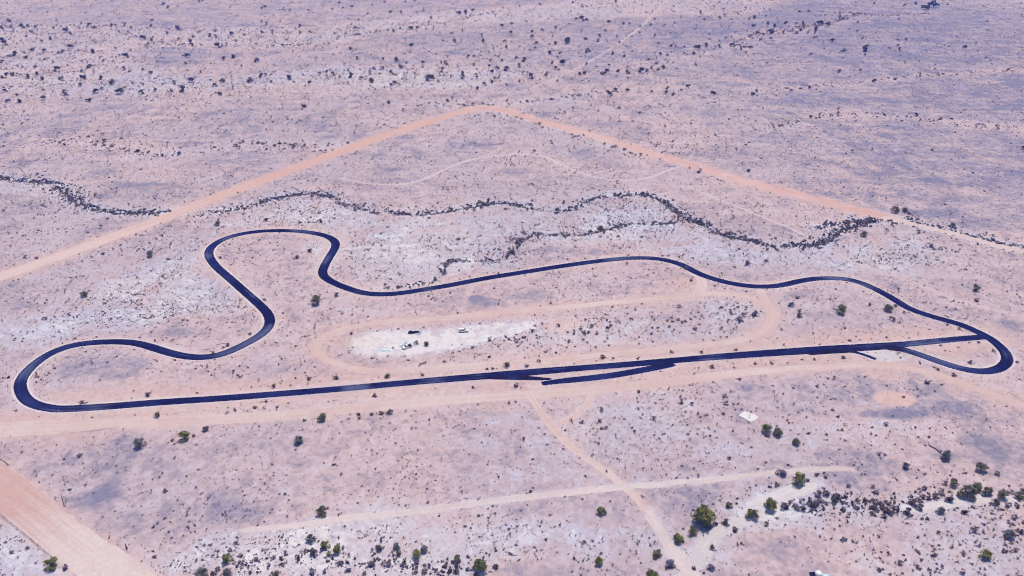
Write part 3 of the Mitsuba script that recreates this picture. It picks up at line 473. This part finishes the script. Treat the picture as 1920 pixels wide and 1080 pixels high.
MARKS = [(1403,780,'the concrete slab'),(118,945,'the braced pole'),(14,868,'the leaning pole'),(868,620,'the white wagon'),(765,650,'the pale scrap heap'),(778,624,'the long black heap'),(1531,1072,'the white domed tank'),(1677,748,'the round orange patch'),
 (1240,1000,'the sandy track at the bottom edge'),(1360,990,'the sandy wash at the bottom'),(1500,905,'the right end of the graded strip'),(450,995,'the left end of the graded strip'),(1860,935,'the right edge thicket'),(1560,945,'the dry creek bushes at lower right'),(700,1030,'the stony flat at the bottom'),(560,1068,'the bottom left thicket'),(800,1030,'the twin trees at bottom centre'),(960,1000,'the plain below the graded strip'),(1640,945,'the densest creek bushes at lower right'),(1740,1010,'the stony slope at bottom right'),(340,1010,'the plain right of the wide bottom left road'),(60,1040,'the ground left of the wire fence'),(1330,1000,'the mouth of the sandy channel'),(230,1050,'the wide bottom left road'),
 (1850,690,'the right hand hairpin'),(1640,655,'the asphalt fork'),(1130,705,'the pit lane'),(60,740,'the left hand hairpin'),(390,668,'the lower left esses'),(505,605,'the kinked left bend'),(392,475,'the upper left bend'),(620,470,'the upper hairpin'),(720,550,'the dip in the back straight'),(1200,485,'the back straight crest'),(1430,535,'the back straight dip'),(1700,575,'the downhill right bend'),
 (1680,400,'the creek crossing on the right road'),(1860,460,'the pale road at the right edge'),(1180,375,'the middle creek'),(980,450,'the lower creek'),(330,400,'the creek beside the left road'),(915,200,'the apex of the dirt roads'),(1311,316,'the white upright tank'),(1440,600,'the right end of the dirt oval'),(600,650,'the left end of the dirt oval'),(500,745,'the left half of the main straight'),(850,745,'the middle of the main straight'),(1400,690,'the right half of the main straight'),(1030,790,'the pink winding track'),(1530,460,'the thick creek bend'),(1850,560,'the thin track at right'),(150,570,'the pale flat at left'),(400,800,'the service road at left'),(1800,850,'the plain at lower right'),(600,930,'the bare plain at lower left')]
mark_xy = np.array([at(a, b) for a, b, _ in MARKS])
veg = []
rng = np.random.default_rng(5)
for (ox, oy), s in NEAR_TILES.items():
    for e in s.split():
        x, y, w = map(float, e[1:].split(',')); veg.append([ox + x / 3, oy + y / 3, w / 3, e[0]])
green = lambda k: k in 'gok'
bynm = {}
for x, y, w, k in veg:
    tree = green(k); wm = w / float(ppm(y)); wm *= (1.12 if y > 740 else .98)
    h = wm * (rng.uniform(.66, .82) if tree else rng.uniform(.42, .58))
    base_y = y + w * (.30 if tree else .22)
    tw, g = place(x, base_y, rng.uniform(0, 360), (wm, wm * rng.uniform(.85, 1.0), h))
    name = 'desert_tree' if tree else 'bush'
    key = key_for(name); v = int(rng.integers(0, 6))
    if tree and w > 11:
        scene[key + '__crown'] = shape_of('near', v, MATS[k], tw); scene[key + '__trunk'] = shape_of('trunk', v, 'bark', tw)
    else: scene[key] = shape_of('bush', v, MATS[k], tw)
    m = int(np.argmin(np.hypot(*(mark_xy - g[:2]).T))); bynm.setdefault((k, m), []).append((float(np.hypot(*(mark_xy[m] - g[:2]))), key, w, x - MARKS[m][0], y - MARKS[m][1]))
ORD = ['', 'second ', 'third ', 'fourth ', 'fifth ', 'sixth ']
for (k, m), lst in bynm.items():
    lst.sort(); what = 'tree' if green(k) else 'bush'
    big = max(t[2] for t in lst)
    for r, (d, key, w, dx, dy) in enumerate(lst):
        size = 'large ' if w > 22 else 'small ' if w < 9 else ''
        side = ('right of ' if dx > 0 else 'left of ') if abs(dx) > 1.6 * abs(dy) else ('below ' if dy > 0 else 'above ')
        if len(lst) == 1: lab = f'{size}{COLS[k]} {what} {side}{MARKS[m][2]}'
        elif r < 6: lab = f'{size}{COLS[k]} {what}, {ORD[r]}nearest to {MARKS[m][2]}'
        else: lab = f'{COLS[k]} {what} farther out in the cluster near {MARKS[m][2]}'
        labels[key] = {'label': lab, 'category': 'tree' if green(k) else 'bush', 'group': ('scattered desert trees' if green(k) else 'bushes of the plain') if r < 6 else f'{COLS[k]} bushes near {MARKS[m][2]}'}
# far trees: the 300 largest are things, the rest one mass
FARREG = [((0,0),'in the pale wash at the top left'),((330,30),'on the top left rise'),((470,70),'along the far creek at upper left'),((330,170),'on the lower edge of the pale wash at left'),((700,25),'near the top edge left of centre'),((860,60),'along the far creek at top centre'),((700,140),'on the scrubby flat left of the apex'),((900,120),'on the scrubby flat above the apex'),((1080,80),'on the far plain at upper centre'),((1180,30),'beside the faint track near the top edge'),((1200,130),'on the creek belt right of the apex'),((1330,75),'on the creek belt at upper right'),((1500,60),'in the far thicket at upper right'),((1740,10),'in the far thicket at the top right'),((1650,90),'on the open plain at upper right'),((1450,160),'on the open plain right of the apex'),((1800,280),'on the plain at the right edge'),((1400,310),'beside the right hand dirt road'),((520,270),'on the plain left of the dirt road')]
reg_xy = np.array([r[0] for r in FARREG], float)
far = sorted([(w / 3 / float(ppm(oy + y / 3)), ox + x / 3, oy + y / 3, w / 3) for (ox, oy), l in FAR_TILES.items() for x, y, w in l], key=lambda t: -t[3])
rest = []
for n_, (wm, x, y, w) in enumerate(far):
    h = wm * rng.uniform(.62, .80); v = int(rng.integers(0, 6)); mat = ('leaf_slate', 'leaf_night', 'leaf_drab', 'leaf_night')[int(rng.integers(0, 4))]
    tw, g = place(x, y + w * .22, rng.uniform(0, 360), (wm * 1.05, wm * .98, h))
    r = int(np.argmin(np.hypot(*((reg_xy - [x, y]) * [1, 2]).T)))
    if n_ < 300:
        key = key_for('distant_tree'); scene[key] = shape_of('far', v, mat, tw); adj = ('broad ' if w > 11 else 'mid sized ' if w > 8 else 'small ') + {'leaf_slate': 'slate grey', 'leaf_night': 'dark purplish', 'leaf_drab': 'dull olive'}[mat]
        labels[key] = {'label': f'{adj} tree {FARREG[r][1]}', 'category': 'tree', 'group': f'{adj} distant trees {FARREG[r][1]}'}
    else:
        m = FARC[v].copy(); m.apply_transform(np.array(tw.matrix, float)); rest.append(m)
scene['distant_scrub'] = mikit.ply(cat(rest), 'leaf_night'); labels['distant_scrub'] = {'label': 'smallest dark trees dotted over the far plain', 'category': 'scrub', 'kind': 'stuff'}

# ---------------------------------------------------------------- low shrubs of the plain
def scatter(seed):
    r = np.random.default_rng(seed); out = []
    bands = [(195, 330, .25, 230), (330, 480, .22, 340), (480, 700, .14, 520), (700, 1000, .05, 760), (1000, 1400, .02, 1000), (1400, 1900, .009, 1250)]
    for y0, y1, dens, hw in bands:
        n = int((y1 - y0) * 2 * hw * dens * 2.2)
        p = np.stack([r.uniform(-hw, hw, n), r.uniform(y0, y1, n)], 1)
        _, tn = soil_cheap(p)
        clus = sstep(.42, .66, nz(p, 24, 51, 3)) * .8 + .18 + .3 * sstep(.45, .6, nz(p, 5, 57, 2))
        keep = r.uniform(0, 1, n) < clus * np.clip(.45 + .85 * tn, .12, 1.6) / 2.2 * 1.6
        q = p[keep]; s = np.minimum(np.exp(r.normal(-.12, .46, len(q))), 2.4) * (.49 if y0 < 330 else .55 if y0 < 480 else .68 if y0 < 700 else 1.0 if y0 < 1000 else 1.4)
        out.append(np.c_[q, s, s * 0])
    for q, (px, w, dens) in zip(q_creek, CREEKS):
        L = np.hypot(*np.diff(q, axis=0).T).sum(); n = int(L * 2 * w * dens * (2.9 if dens > .09 else 2.0)); i = r.integers(0, len(q), n)
        nn = line_normals(q)[i]; off = r.normal(0, 1, n) * w * np.where(r.uniform(0, 1, n) < .68, .42, 1.35)
        p = q[i] + nn * off[:, None] + r.normal(0, .8, (n, 2))
        gap = nz(p, 13, 71, 2); ok = r.uniform(0, 1, n) < sstep(.12, .46, gap)
        sc = .85 if q[:, 1].mean() < 330 else .95 if q[:, 1].mean() < 700 else 1.5
        out.append(np.c_[p, np.minimum(np.exp(r.normal(.16, .42, n)), 2.4) * sc, np.full(n, 1.0 if dens > .09 else 0.0)][ok])
    return np.vstack(out)
tree_uv = None
def soil_cheap(p):
    from scipy.interpolate import RegularGridInterpolator as RG
    global tree_uv
    if tree_uv is None: tree_uv = (RG((gx, gy), dust.reshape(X.shape), bounds_error=False, fill_value=0), RG((gx, gy), tone.reshape(X.shape), bounds_error=False, fill_value=0))
    return tree_uv[0](p), tree_uv[1](p)
S = scatter(11)
dd_, ix_ = DIST_ROAD.query(S[:, :2], distance_upper_bound=14)
clear = np.ones(len(S), bool)
for k, d in DIRT.items():
    e = cKDTree(q_dirt[k]).query(S[:, :2], distance_upper_bound=12)[0]; clear &= ~(e < np.mean(d[1]) / 2 + .3)
for q, w in ((q_loop, 5.5), (q_straight, 6.4), (q_pit, 5), (q_stub, 2.6)): clear &= ~(cKDTree(q).query(S[:, :2], distance_upper_bound=12)[0] < w / 2 + 1.3)
for q in q_wash: clear &= ~((cKDTree(q).query(S[:, :2], distance_upper_bound=12)[0] < 2.8))
du, tn = soil_cheap(S[:, :2]); r_ = np.random.default_rng(3)
clear &= r_.uniform(0, 1, len(S)) > np.clip(du * .95 - .2, 0, .9); clear &= ~((tn > 1.05) & (r_.uniform(0, 1, len(S)) < .96))
S = S[clear]; Sz = height(S[:, :2])
vx = S[:, 0] / (S[:, 1] * math.cos(PR) + CAM_H * math.sin(PR)) * FPX; inview = (np.abs(vx) < 950) & (S[:, 1] > 208)
app = np.where(inview, S[:, 2] / np.hypot(S[:, 1], CAM_H), 0); big = np.argsort(-app)[:300]; isbig = np.zeros(len(S), bool); isbig[big] = True
BIGP = [crown(70 + s, 5, 40, .17, base=-.1) for s in range(6)]
bigply = [mikit.ply(m, 'leaf_shrub') for m in BIGP]
lowby = {}
for n_, i_ in enumerate(big):
    key = key_for('low_shrub'); s = float(S[i_, 2]) * 1.15
    scene[key] = {**bigply[n_ % 6], 'to_world': T().translate([float(S[i_, 0]), float(S[i_, 1]), float(Sz[i_]) - .03]).rotate([0, 0, 1], float(r_.uniform(0, 360))).scale([s * 1.2, s * .95, s * .62])}
    m = int(np.argmin(np.hypot(*(mark_xy - S[i_, :2]).T))); lowby.setdefault(m, []).append((float(np.hypot(*(mark_xy[m] - S[i_, :2]))), key))
    labels[key] = {'label': f'low dark saltbush shrub near {MARKS[m][2]}', 'category': 'shrub', 'group': f'low shrubs near {MARKS[m][2]}'}
for m, lst in lowby.items():
    for r, (d, key) in enumerate(sorted(lst)[:3]):
        labels[key] = {'label': f"low dark saltbush shrub, {ORD[r]}nearest to {MARKS[m][2]}", 'category': 'shrub', 'group': 'low shrubs beside landmarks'}
protos = [shrub_proto(s) for s in range(12)]
creek = S[:, 3] > .5; pick = r_.integers(0, 12, len(S)); rot = r_.uniform(0, 2 * math.pi, len(S)); asp = r_.uniform(.75, 1.5, len(S)); tall = r_.uniform(.75, 1.15, len(S))
def scrub_mass(sel, protos):
    VV, FF, nb = [], [], 0
    for k in range(12):
        ii = np.where((pick == k) & sel)[0]; v, f = protos[k]
        c, s = np.cos(rot[ii])[:, None], np.sin(rot[ii])[:, None]; sz = S[ii, 2][:, None]
        lx, ly = v[None, :, 0] * sz * asp[ii][:, None], v[None, :, 1] * sz
        w = np.stack([lx * c - ly * s + S[ii, 0][:, None], lx * s + ly * c + S[ii, 1][:, None], v[None, :, 2] * sz * tall[ii][:, None] + Sz[ii][:, None]], -1)
        VV.append(w.reshape(-1, 3)); FF.append((f[None] + (np.arange(len(ii)) * len(v))[:, None, None]).reshape(-1, 3) + nb); nb += len(ii) * len(v)
    return trimesh.Trimesh(np.vstack(VV), np.vstack(FF), process=False)
def leafy(seed):
    m = crown(seed, 5, 26, .20, base=-.2); return m.vertices * [1.1, 1.1, .62], m.faces
leafs = [leafy(120 + s) for s in range(12)]; near = S[:, 1] < 345
scene['saltbush_scrub'] = mikit.ply(cat([scrub_mass(~isbig & ~creek & ~near, protos), scrub_mass(~isbig & ~creek & near, leafs)]), 'leaf_shrub')
scene['creek_scrub'] = mikit.ply(cat([scrub_mass(~isbig & creek & ~near, protos), scrub_mass(~isbig & creek & near, leafs)]), 'leaf_creek'); labels['creek_scrub'] = {'label': 'dense dark scrub lining the winding dry creeks', 'category': 'scrub', 'kind': 'stuff'}
labels['saltbush_scrub'] = {'label': 'countless low dark shrubs speckling the whole plain', 'category': 'scrub', 'kind': 'stuff'}


# tiny tufts between the shrubs, each an eight sided dome
def tufts(seed):
    r = np.random.default_rng(seed); out = []
    for y0, y1, dens, hw, sz in ((195, 330, .30, 230, .30), (330, 480, .24, 340, .34), (480, 700, .17, 500, .46), (700, 1000, .09, 700, .74), (1000, 1400, .04, 900, 1.15), (1400, 1800, .014, 1000, 1.5)):
        n = int((y1 - y0) * 2 * hw * dens * 1.6); p = np.stack([r.uniform(-hw, hw, n), r.uniform(y0, y1, n)], 1); d, t = soil_cheap(p)
        keep = r.uniform(0, 1, n) < np.clip(.30 + .5 * sstep(.35, .65, nz(p, 12, 91, 3)) + .45 * t, .1, 1) * np.clip(1.15 - d * 1.1, 0.03, 1) / 1.3
        keep &= ~(t > 1.05); out.append(np.c_[p, sz * np.exp(r.normal(0, .35, n))][keep])
    p = np.vstack(out); ok = np.ones(len(p), bool)
    for k, d in DIRT.items(): ok &= ~(cKDTree(q_dirt[k]).query(p[:, :2], distance_upper_bound=12)[0] < np.mean(d[1]) / 2)
    for q in (q_loop, q_straight, q_pit, q_stub): ok &= ~(cKDTree(q).query(p[:, :2], distance_upper_bound=12)[0] < 4.2)
    for q in q_wash: ok &= ~(cKDTree(q).query(p[:, :2], distance_upper_bound=12)[0] < 3)
    p = p[ok]; z = height(p[:, :2]); a = r.uniform(0, 6.28, len(p)); st = r.uniform(.7, 1.5, len(p))
    V = []
    for j in range(4):
        b = a + j * math.pi / 2; rr = p[:, 2] * .5 * r.uniform(.7, 1.2, len(p)) * (st if j % 2 else 1)
        V.append(np.stack([p[:, 0] + rr * np.cos(b), p[:, 1] + rr * np.sin(b), z - .03], 1))
    V.append(np.stack([p[:, 0], p[:, 1], z + p[:, 2] * .62], 1))
    V = np.stack(V, 1).reshape(-1, 3); f = np.array([[0,1,4],[1,2,4],[2,3,4],[3,0,4]])
    return trimesh.Trimesh(V, (f[None] + (np.arange(len(p)) * 5)[:, None, None]).reshape(-1, 3), process=False)
scene['dry_tufts'] = mikit.ply(tufts(77), 'leaf_tuft'); labels['dry_tufts'] = {'label': 'tiny dry grass tufts and stones peppering the soil', 'category': 'grass', 'kind': 'stuff'}

# ---------------------------------------------------------------- things people left on the plain
def thing(name, label, category, group=None):
    k = key_for(name); labels[k] = {'label': label, 'category': category}
    if group: labels[k]['group'] = group
    return k
def put(parent, name, mesh, mat, tw, smooth=30):
    return part(parent, name, mikit.ply(mesh, mat, smooth=smooth, to_world=tw))
def tilt_box(sx, sy, sz, c, rx, ry, rz):
    m = box(sx, sy, sz, bev=.015 if sz > .05 else 0)
    for a, ax in ((rx, [1, 0, 0]), (ry, [0, 1, 0]), (rz, [0, 0, 1])): m.apply_transform(trimesh.transformations.rotation_matrix(a, ax))
    m.apply_translation(c); return m
scene['rut_soil'] = diffuse(road_colour((.40,.32,.40), (.48,.39,.46), 43.0))
for n_, px in enumerate(([(-10,856),(30,844),(70,830),(112,815)], [(-10,846),(30,834),(75,820)], [(-10,838),(25,829),(60,820)], [(120,812),(170,808),(225,800)])):
    road('wheel_rut' + (f'_{n_:03d}' if n_ else ''), ribbon(smooth_line(pts(px), 1.0), .55, .105 + .004 * n_, jag=.25, seed=n_, rows=5, taper=4), 'rut_soil', 'thin dark wheel rut curving over the sand at the left edge' if n_ != 3 else 'thin dark wheel rut left of the service road')

# concrete slab
c4 = pts([(1384.5,779),(1397.5,770),(1422.2,781.5),(1411,792)]); sl = trimesh.creation.extrude_polygon(Polygon(c4 - c4.mean(0)), .16, engine='earcut')
g0 = ground_at(1403, 781)[0]; k = thing('concrete_slab', 'bare pale rectangular concrete slab on the plain at lower right', 'slab')
scene[k] = mikit.ply(sl, 'concrete', to_world=T().translate([float(c4.mean(0)[0]), float(c4.mean(0)[1]), float(g0[2]) - .02]))

# poles, stump, branch, fence
tw, g = place(121, 951)
k = thing('utility_pole', 'thin upright wooden pole braced by a slanting strut beside the wide road', 'pole')
put(k, 'post', tube([[0,0,-.1],[0,0,5.6]], [.15,.11], 8), 'weathered_wood', tw); put(k, 'strut', tube([[.12,.05,-.1],[.75,1.5,2.7]], [.11,.09], 7), 'weathered_wood', tw); put(k, 'footing', tube([[0,.0,-.1],[0,0,.1]], [.45,.4], 9), 'concrete', tw)
tw, g = place(16.5, 872)
k = thing('utility_pole', 'dark pole leaning far to the left with a short crossarm, by the left edge', 'pole')
put(k, 'post', tube([[0,0,-.1],[-2.5,.2,2.7]], [.17,.13], 8), 'weathered_wood', tw); put(k, 'crossarm', tube([[-2.75,-.5,2.45],[-2.35,.9,2.75]], [.11,.11], 7), 'weathered_wood', tw); put(k, 'footing', tube([[-.45,-.25,-.02],[.45,-.3,.16]], [.12,.1], 7), 'weathered_wood', tw)
tw, g = place(238.2, 1029)
k = thing('tree_stump', 'leaning tapered dead stump right of the wide bottom left road', 'stump'); scene[k] = mikit.ply(tube([[0,0,-.1],[-.12,.12,.6],[-.45,.4,1.5],[-.62,.6,2.0]], [.34,.3,.17,.06], 8), 'weathered_wood', smooth=40, to_world=tw)
gp = ground_at([1764.5,1759,1754,1749,1744.5,1740], [851,846,842,839.5,837,832.5]); k = thing('fallen_branch', 'dark bare fallen branch lying left of a grey green tree', 'branch')
scene[k] = mikit.ply(tube(gp + [0,0,.18], [.28,.26,.24,.22,.3,.1], 7), 'weathered_wood', smooth=40)
fl = smooth_line(pts([(-40,936),(0,966),(30,988),(60,1014),(97,1046)]), 4.2); fz = height(fl); k = thing('wire_fence', 'sagging wire fence with dark posts left of the wide bottom left road', 'fence')
pm = tube([[0,0,-.1],[0,0,1.15]], [.09,.075], 6); pp = mikit.ply(pm, 'weathered_wood', smooth=40)
for q, z in zip(fl, fz): part(k, 'post', {**pp, 'to_world': T().translate([float(q[0]), float(q[1]), float(z)])})
for hgt in (.35, .7, 1.05): part(k, 'wire', mikit.ply(tube(np.c_[fl, fz + hgt], [.028] * len(fl), 5), 'weathered_wood'))

# vehicles: x forward, about 4.9 m long
def car_body(profile, w, inset=.10):
    v = []
    for s in (-1, 1):
        v += [[x, s * (w / 2), z] for x, z in profile] 
    m = tm(hull([[x, y * (.97 if z > .75 else 1.0), z] for x, y, z in v])); return m
def wheels(k, tw, xs, w):
    for x in xs:
        for s in (-1, 1):
            t = put(k, 'wheel', tube([[x, s * (w / 2 - .24), .37], [x, s * (w / 2 + .01), .37]], [.37, .37], 14), 'black_rubber', tw)
            kk = t + '__rim'; scene[kk] = mikit.ply(tube([[x, s * (w / 2 + .0), .37], [x, s * (w / 2 + .025), .37]], [.21, .2], 12), 'chrome', to_world=tw)
def front_rear(k, tw, xf, xr, w, zf=.78):
    for s in (-1, 1):
        put(k, 'headlight', box(.06, .34, .16, (xf, s * (w / 2 - .26), zf), bev=.02), 'chrome', tw); put(k, 'taillight', box(.05, .14, .34, (xr, s * (w / 2 - .12), .95), bev=.02), 'lamp_red', tw)
    put(k, 'bumper', box(.18, w - .02, .24, (xf - .02, 0, .48), bev=.05), 'black_rubber', tw); put(k, 'bumper', box(.16, w - .02, .22, (xr + .02, 0, .5), bev=.05), 'black_rubber', tw)
def wagon(px, py, rz, label):
    tw, g = place(px, py, rz); k = thing('parked_car', label, 'car'); w = 1.86
    put(k, 'body', car_body([(-2.4,.42),(2.42,.42),(-2.44,1.08),(2.40,.72),(2.25,1.0),(1.0,1.14),(-2.42,1.14)], w), 'white_paint', tw, 35)
    top = hull([[x, s * y, z] for s in (-1, 1) for x, y, z in ((-2.40,.90,1.12),(1.05,.90,1.12),(-2.2,.72,1.80),(.25,.72,1.80),(-2.0,.70,1.86),(.05,.70,1.86))])
    put(k, 'cabin', tm(top), 'white_paint', tw, 35)
    for s in (-1, 1):
        a = lambda x, t: [x, s * ((.90 - .18 * t) + .012), 1.12 + .68 * t]
        q = [a(-2.2,.12), a(.72,.12), a(.24,.86), a(-2.1,.86)]; c = [[x, y - s * .02, z] for x, y, z in q]
        put(k, 'side_window', tm(hull(q + c)), 'dark_glass', tw, False)
    q = [[1.02,.80,1.17],[1.02,-.80,1.17],[.34,-.66,1.75],[.34,.66,1.75]]; put(k, 'windscreen', tm(hull(q + [[x - .03, y, z] for x, y, z in q] + [[x + .012, y, z + .012] for x, y, z in q])), 'dark_glass', tw, False)
    put(k, 'roof_rack', box(1.9, 1.2, .05, (-1.0, 0, 1.90), bev=.02), 'white_paint', tw)
    wheels(k, tw, (-1.45, 1.5), w); front_rear(k, tw, 2.42, -2.44, w); return k
def ute(px, py, rz, label):
    tw, g = place(px, py, rz); k = thing('parked_truck', label, 'pickup truck'); w = 1.86
    put(k, 'body', car_body([(-2.5,.45),(2.45,.42),(-2.52,.78),(2.42,.72),(2.25,1.0),(1.1,1.12),(-2.5,.80)], w), 'white_paint', tw, 35)
    put(k, 'cabin', tm(hull([[x, s * y, z] for s in (-1, 1) for x, y, z in ((-.55,.90,1.0),(1.2,.90,1.05),(-.45,.72,1.76),(.45,.72,1.76))])), 'white_paint', tw, 35)
    for s in (-1, 1):
        a = lambda x, t: [x, s * ((.90 - .18 * t) + .012), 1.0 + .76 * t]
        q = [a(-.42,.2), a(.9,.2), a(.42,.88), a(-.38,.88)]; put(k, 'side_window', tm(hull(q + [[x, y - s * .02, z] for x, y, z in q])), 'dark_glass', tw, False)
    q = [[1.14,.80,1.12],[1.14,-.80,1.12],[.52,-.66,1.70],[.52,.66,1.70]]; put(k, 'windscreen', tm(hull(q + [[x + .02, y, z + .015] for x, y, z in q])), 'dark_glass', tw, False)
    put(k, 'tray', box(1.9, 1.9, .12, (-1.58, 0, .92), bev=.02), 'black_sheet', tw)
    for s in (-1, 1): put(k, 'tray_side', box(1.9, .05, .30, (-1.58, s * .94, 1.12)), 'black_sheet', tw)
    put(k, 'tray_load', tm(hull([[-2.3,-.7,.98],[-2.3,.7,.98],[-.8,.75,.98],[-.8,-.75,.98],[-2.0,.3,1.45],[-1.1,-.3,1.55],[-1.2,.4,1.4]])), 'black_sheet', tw)
    wheels(k, tw, (-1.6, 1.5), w); front_rear(k, tw, 2.45, -2.54, w); return k
wagon(869.5, 622.0, 7, 'white four wheel drive wagon parked on the upper edge of the white pad')
ute(763.0, 652.5, 214, 'white pickup truck with a dark loaded tray beside the pale scrap heap')

# heaps on the pad
r6 = np.random.default_rng(21)
k = thing('tyre_heap', 'long low black heap along the upper edge of the white pad', 'heap'); g = ground_at(779, 624)[0]; tw = T().translate(g.tolist()); ms = []
tor = trimesh.creation.torus(.30, .13, 14, 8)
for i_ in range(74):
    x = -3.4 + 6.6 * r6.uniform(0, 1) ** 1.25; top = 1.25 * (1 - (x + 3.4) / 7.6) * sstep(-3.6, -2.4, x); m = tor.copy(); m.apply_scale(r6.uniform(.9, 1.2))
    m.apply_transform(trimesh.transformations.rotation_matrix(r6.uniform(-.7, .7), [r6.normal(), r6.normal(), .1])); m.apply_translation([x, r6.normal(0, .42) + .06 * x, .13 + top * r6.uniform(0, 1)]); ms.append(m)
scene[k] = mikit.ply(cat(ms), 'black_rubber', smooth=40, to_world=tw)
drum = tube([[0,0,0],[0,0,.05],[0,0,.42],[0,0,.46],[0,0,.86],[0,0,.9]], [.28,.3,.29,.3,.29,.28], 14)
for n_, (x, y, lab) in enumerate(((788,625.6,'white drum at the right end of the long black heap'), (785,626.8,'white drum in front of the long black heap'), (778.5,648.2,'white drum right of the dark loaded pickup truck'), (781,627.4,'white drum below the middle of the long black heap'))):
    tw, g = place(x, y); kk = thing('drum', lab, 'drum'); sc = 1.3 if n_ in (0, 2) else .95
    m = drum.copy(); m.apply_scale(sc); put(kk, 'barrel', m, 'white_paint', tw); lid = tube([[0,0,.9],[0,0,.93]], [.25,.25], 14); lid.apply_scale(sc); put(kk, 'lid', lid, 'pale_blue_metal', tw)
def sheets(key, px, py, n, rx, ry, tilt, hmax):
    g = ground_at(px, py)[0]; tw = T().translate(g.tolist())
    for i_ in range(n):
        m = tilt_box(r6.uniform(.7, 1.7), r6.uniform(.4, 1.0), .04, [0, 0, 0], r6.normal(0, tilt), r6.normal(0, tilt), r6.uniform(0, 3.14))
        x, y = r6.normal(0, rx), r6.normal(0, ry); m.apply_translation([x, y, r6.uniform(.05, 1) * hmax * math.exp(-(x / rx / 1.5) ** 2) - m.bounds[0][2] * .9]); put(key, 'sheet', m, 'white_paint' if r6.uniform() < .4 else 'pale_blue_metal', tw, False)
k = thing('scrap_heap', 'pale blue and white heap of loose sheets behind the pickup truck', 'scrap heap'); sheets(k, 758, 647, 34, 1.0, 1.5, .35, .28)
k = thing('scrap_heap', 'flattened strip of pale blue sheets lying left of the pickup truck', 'scrap heap'); sheets(k, 721, 657, 26, 1.9, .7, .12, .12)

# tanks and shed
def tank(px, py, r, h, label, dome):
    tw, g = place(px, py); k = thing('water_tank', label, 'tank')
    ring = [(0, r), (.06, r * 1.02)] + [(h * t, r) for t in (.2, .4, .6, .8)] + [(h, r)]
    z = [a for a, _ in ring]; put(k, 'wall', tube([[0,0,a] for a in z], [b for _, b in ring], 22), 'white_paint', tw)
    put(k, 'roof', tube([[0,0,h], [0,0,h + dome * .45], [0,0,h + dome * .8], [0,0,h + dome]], [r * 1.03, r * .86, r * .5, r * .16], 22), 'white_paint', tw)
    for t in (.25, .5, .75): put(k, 'band', tube([[0,0,h * t - .03],[0,0,h * t + .03]], [r * 1.025, r * 1.025], 22), 'chrome', tw)
    put(k, 'hatch', tube([[r * .4, 0, h + dome * .5],[r * .4, 0, h + dome * .5 + .25]], [.2, .2], 12), 'white_paint', tw)
tank(1313.2, 321.5, 1.15, 3.6, 'white upright tank beside the right hand dirt road', .35)
tank(1533, 1083, 1.05, 2.2, 'white domed tank cut by the bottom edge at lower right', .5)
tw, g = place(1309.5, 324, -28); k = thing('pump_shed', 'small dark purple shed below the white upright tank', 'shed')
put(k, 'wall', box(2.4, 1.8, 1.5, (0, 0, .75)), 'plum_shed', tw, False); put(k, 'roof', box(2.6, 2.0, .08, (0, 0, 1.545)), 'plum_shed', tw, False); put(k, 'door', box(.8, .05, 1.25, (.3, -.92, .66)), 'black_sheet', tw, False)
tw, g = place(1522.5, 1083, 8); k = thing('solar_panel', 'dark tilted panel left of the white domed tank', 'solar panel')
put(k, 'panel', tilt_box(2.1, 1.9, .06, [0, 0, 1.25], .55, 0, 0), 'navy_panel', tw, False); put(k, 'frame', cat([tube([[x, y, -.1], [x, y, 1.25 + .5 * y]], [.05, .05], 6) for x in (-.9, .9) for y in (-.6, .6)]), 'chrome', tw)
tw, g = place(1548, 1083, -6); k = thing('water_trough', 'pale blue box right of the white domed tank', 'trough')
put(k, 'body', box(2.2, 1.3, .9, (0, 0, .45), bev=.05), 'pale_blue_metal', tw); put(k, 'rim', box(2.3, 1.4, .07, (0, 0, .935), bev=.02), 'pale_blue_metal', tw); put(k, 'inlet_pipe', tube([[-1.3,.2,.05],[-1.3,.2,1.1],[-.9,.2,1.15]], [.06,.06,.06], 7), 'chrome', tw)
# ---------------------------------------------------------------- air
scene['haze_medium'] = {'type': 'homogeneous', 'albedo': rgb(.93, .94, .97), 'sigma_t': rgb(2.2e-5, 3.8e-5, 1.5e-4)}
scene['haze'] = {'type': 'cube', 'to_world': T().translate([0, 1500, 108]).scale([7600, 7600, 112]), 'bsdf': {'type': 'null'}, 'interior': {'type': 'ref', 'id': 'haze_medium'}}
labels['haze'] = {'label': 'thin blue haze over the far plain', 'kind': 'stuff', 'category': 'haze'}
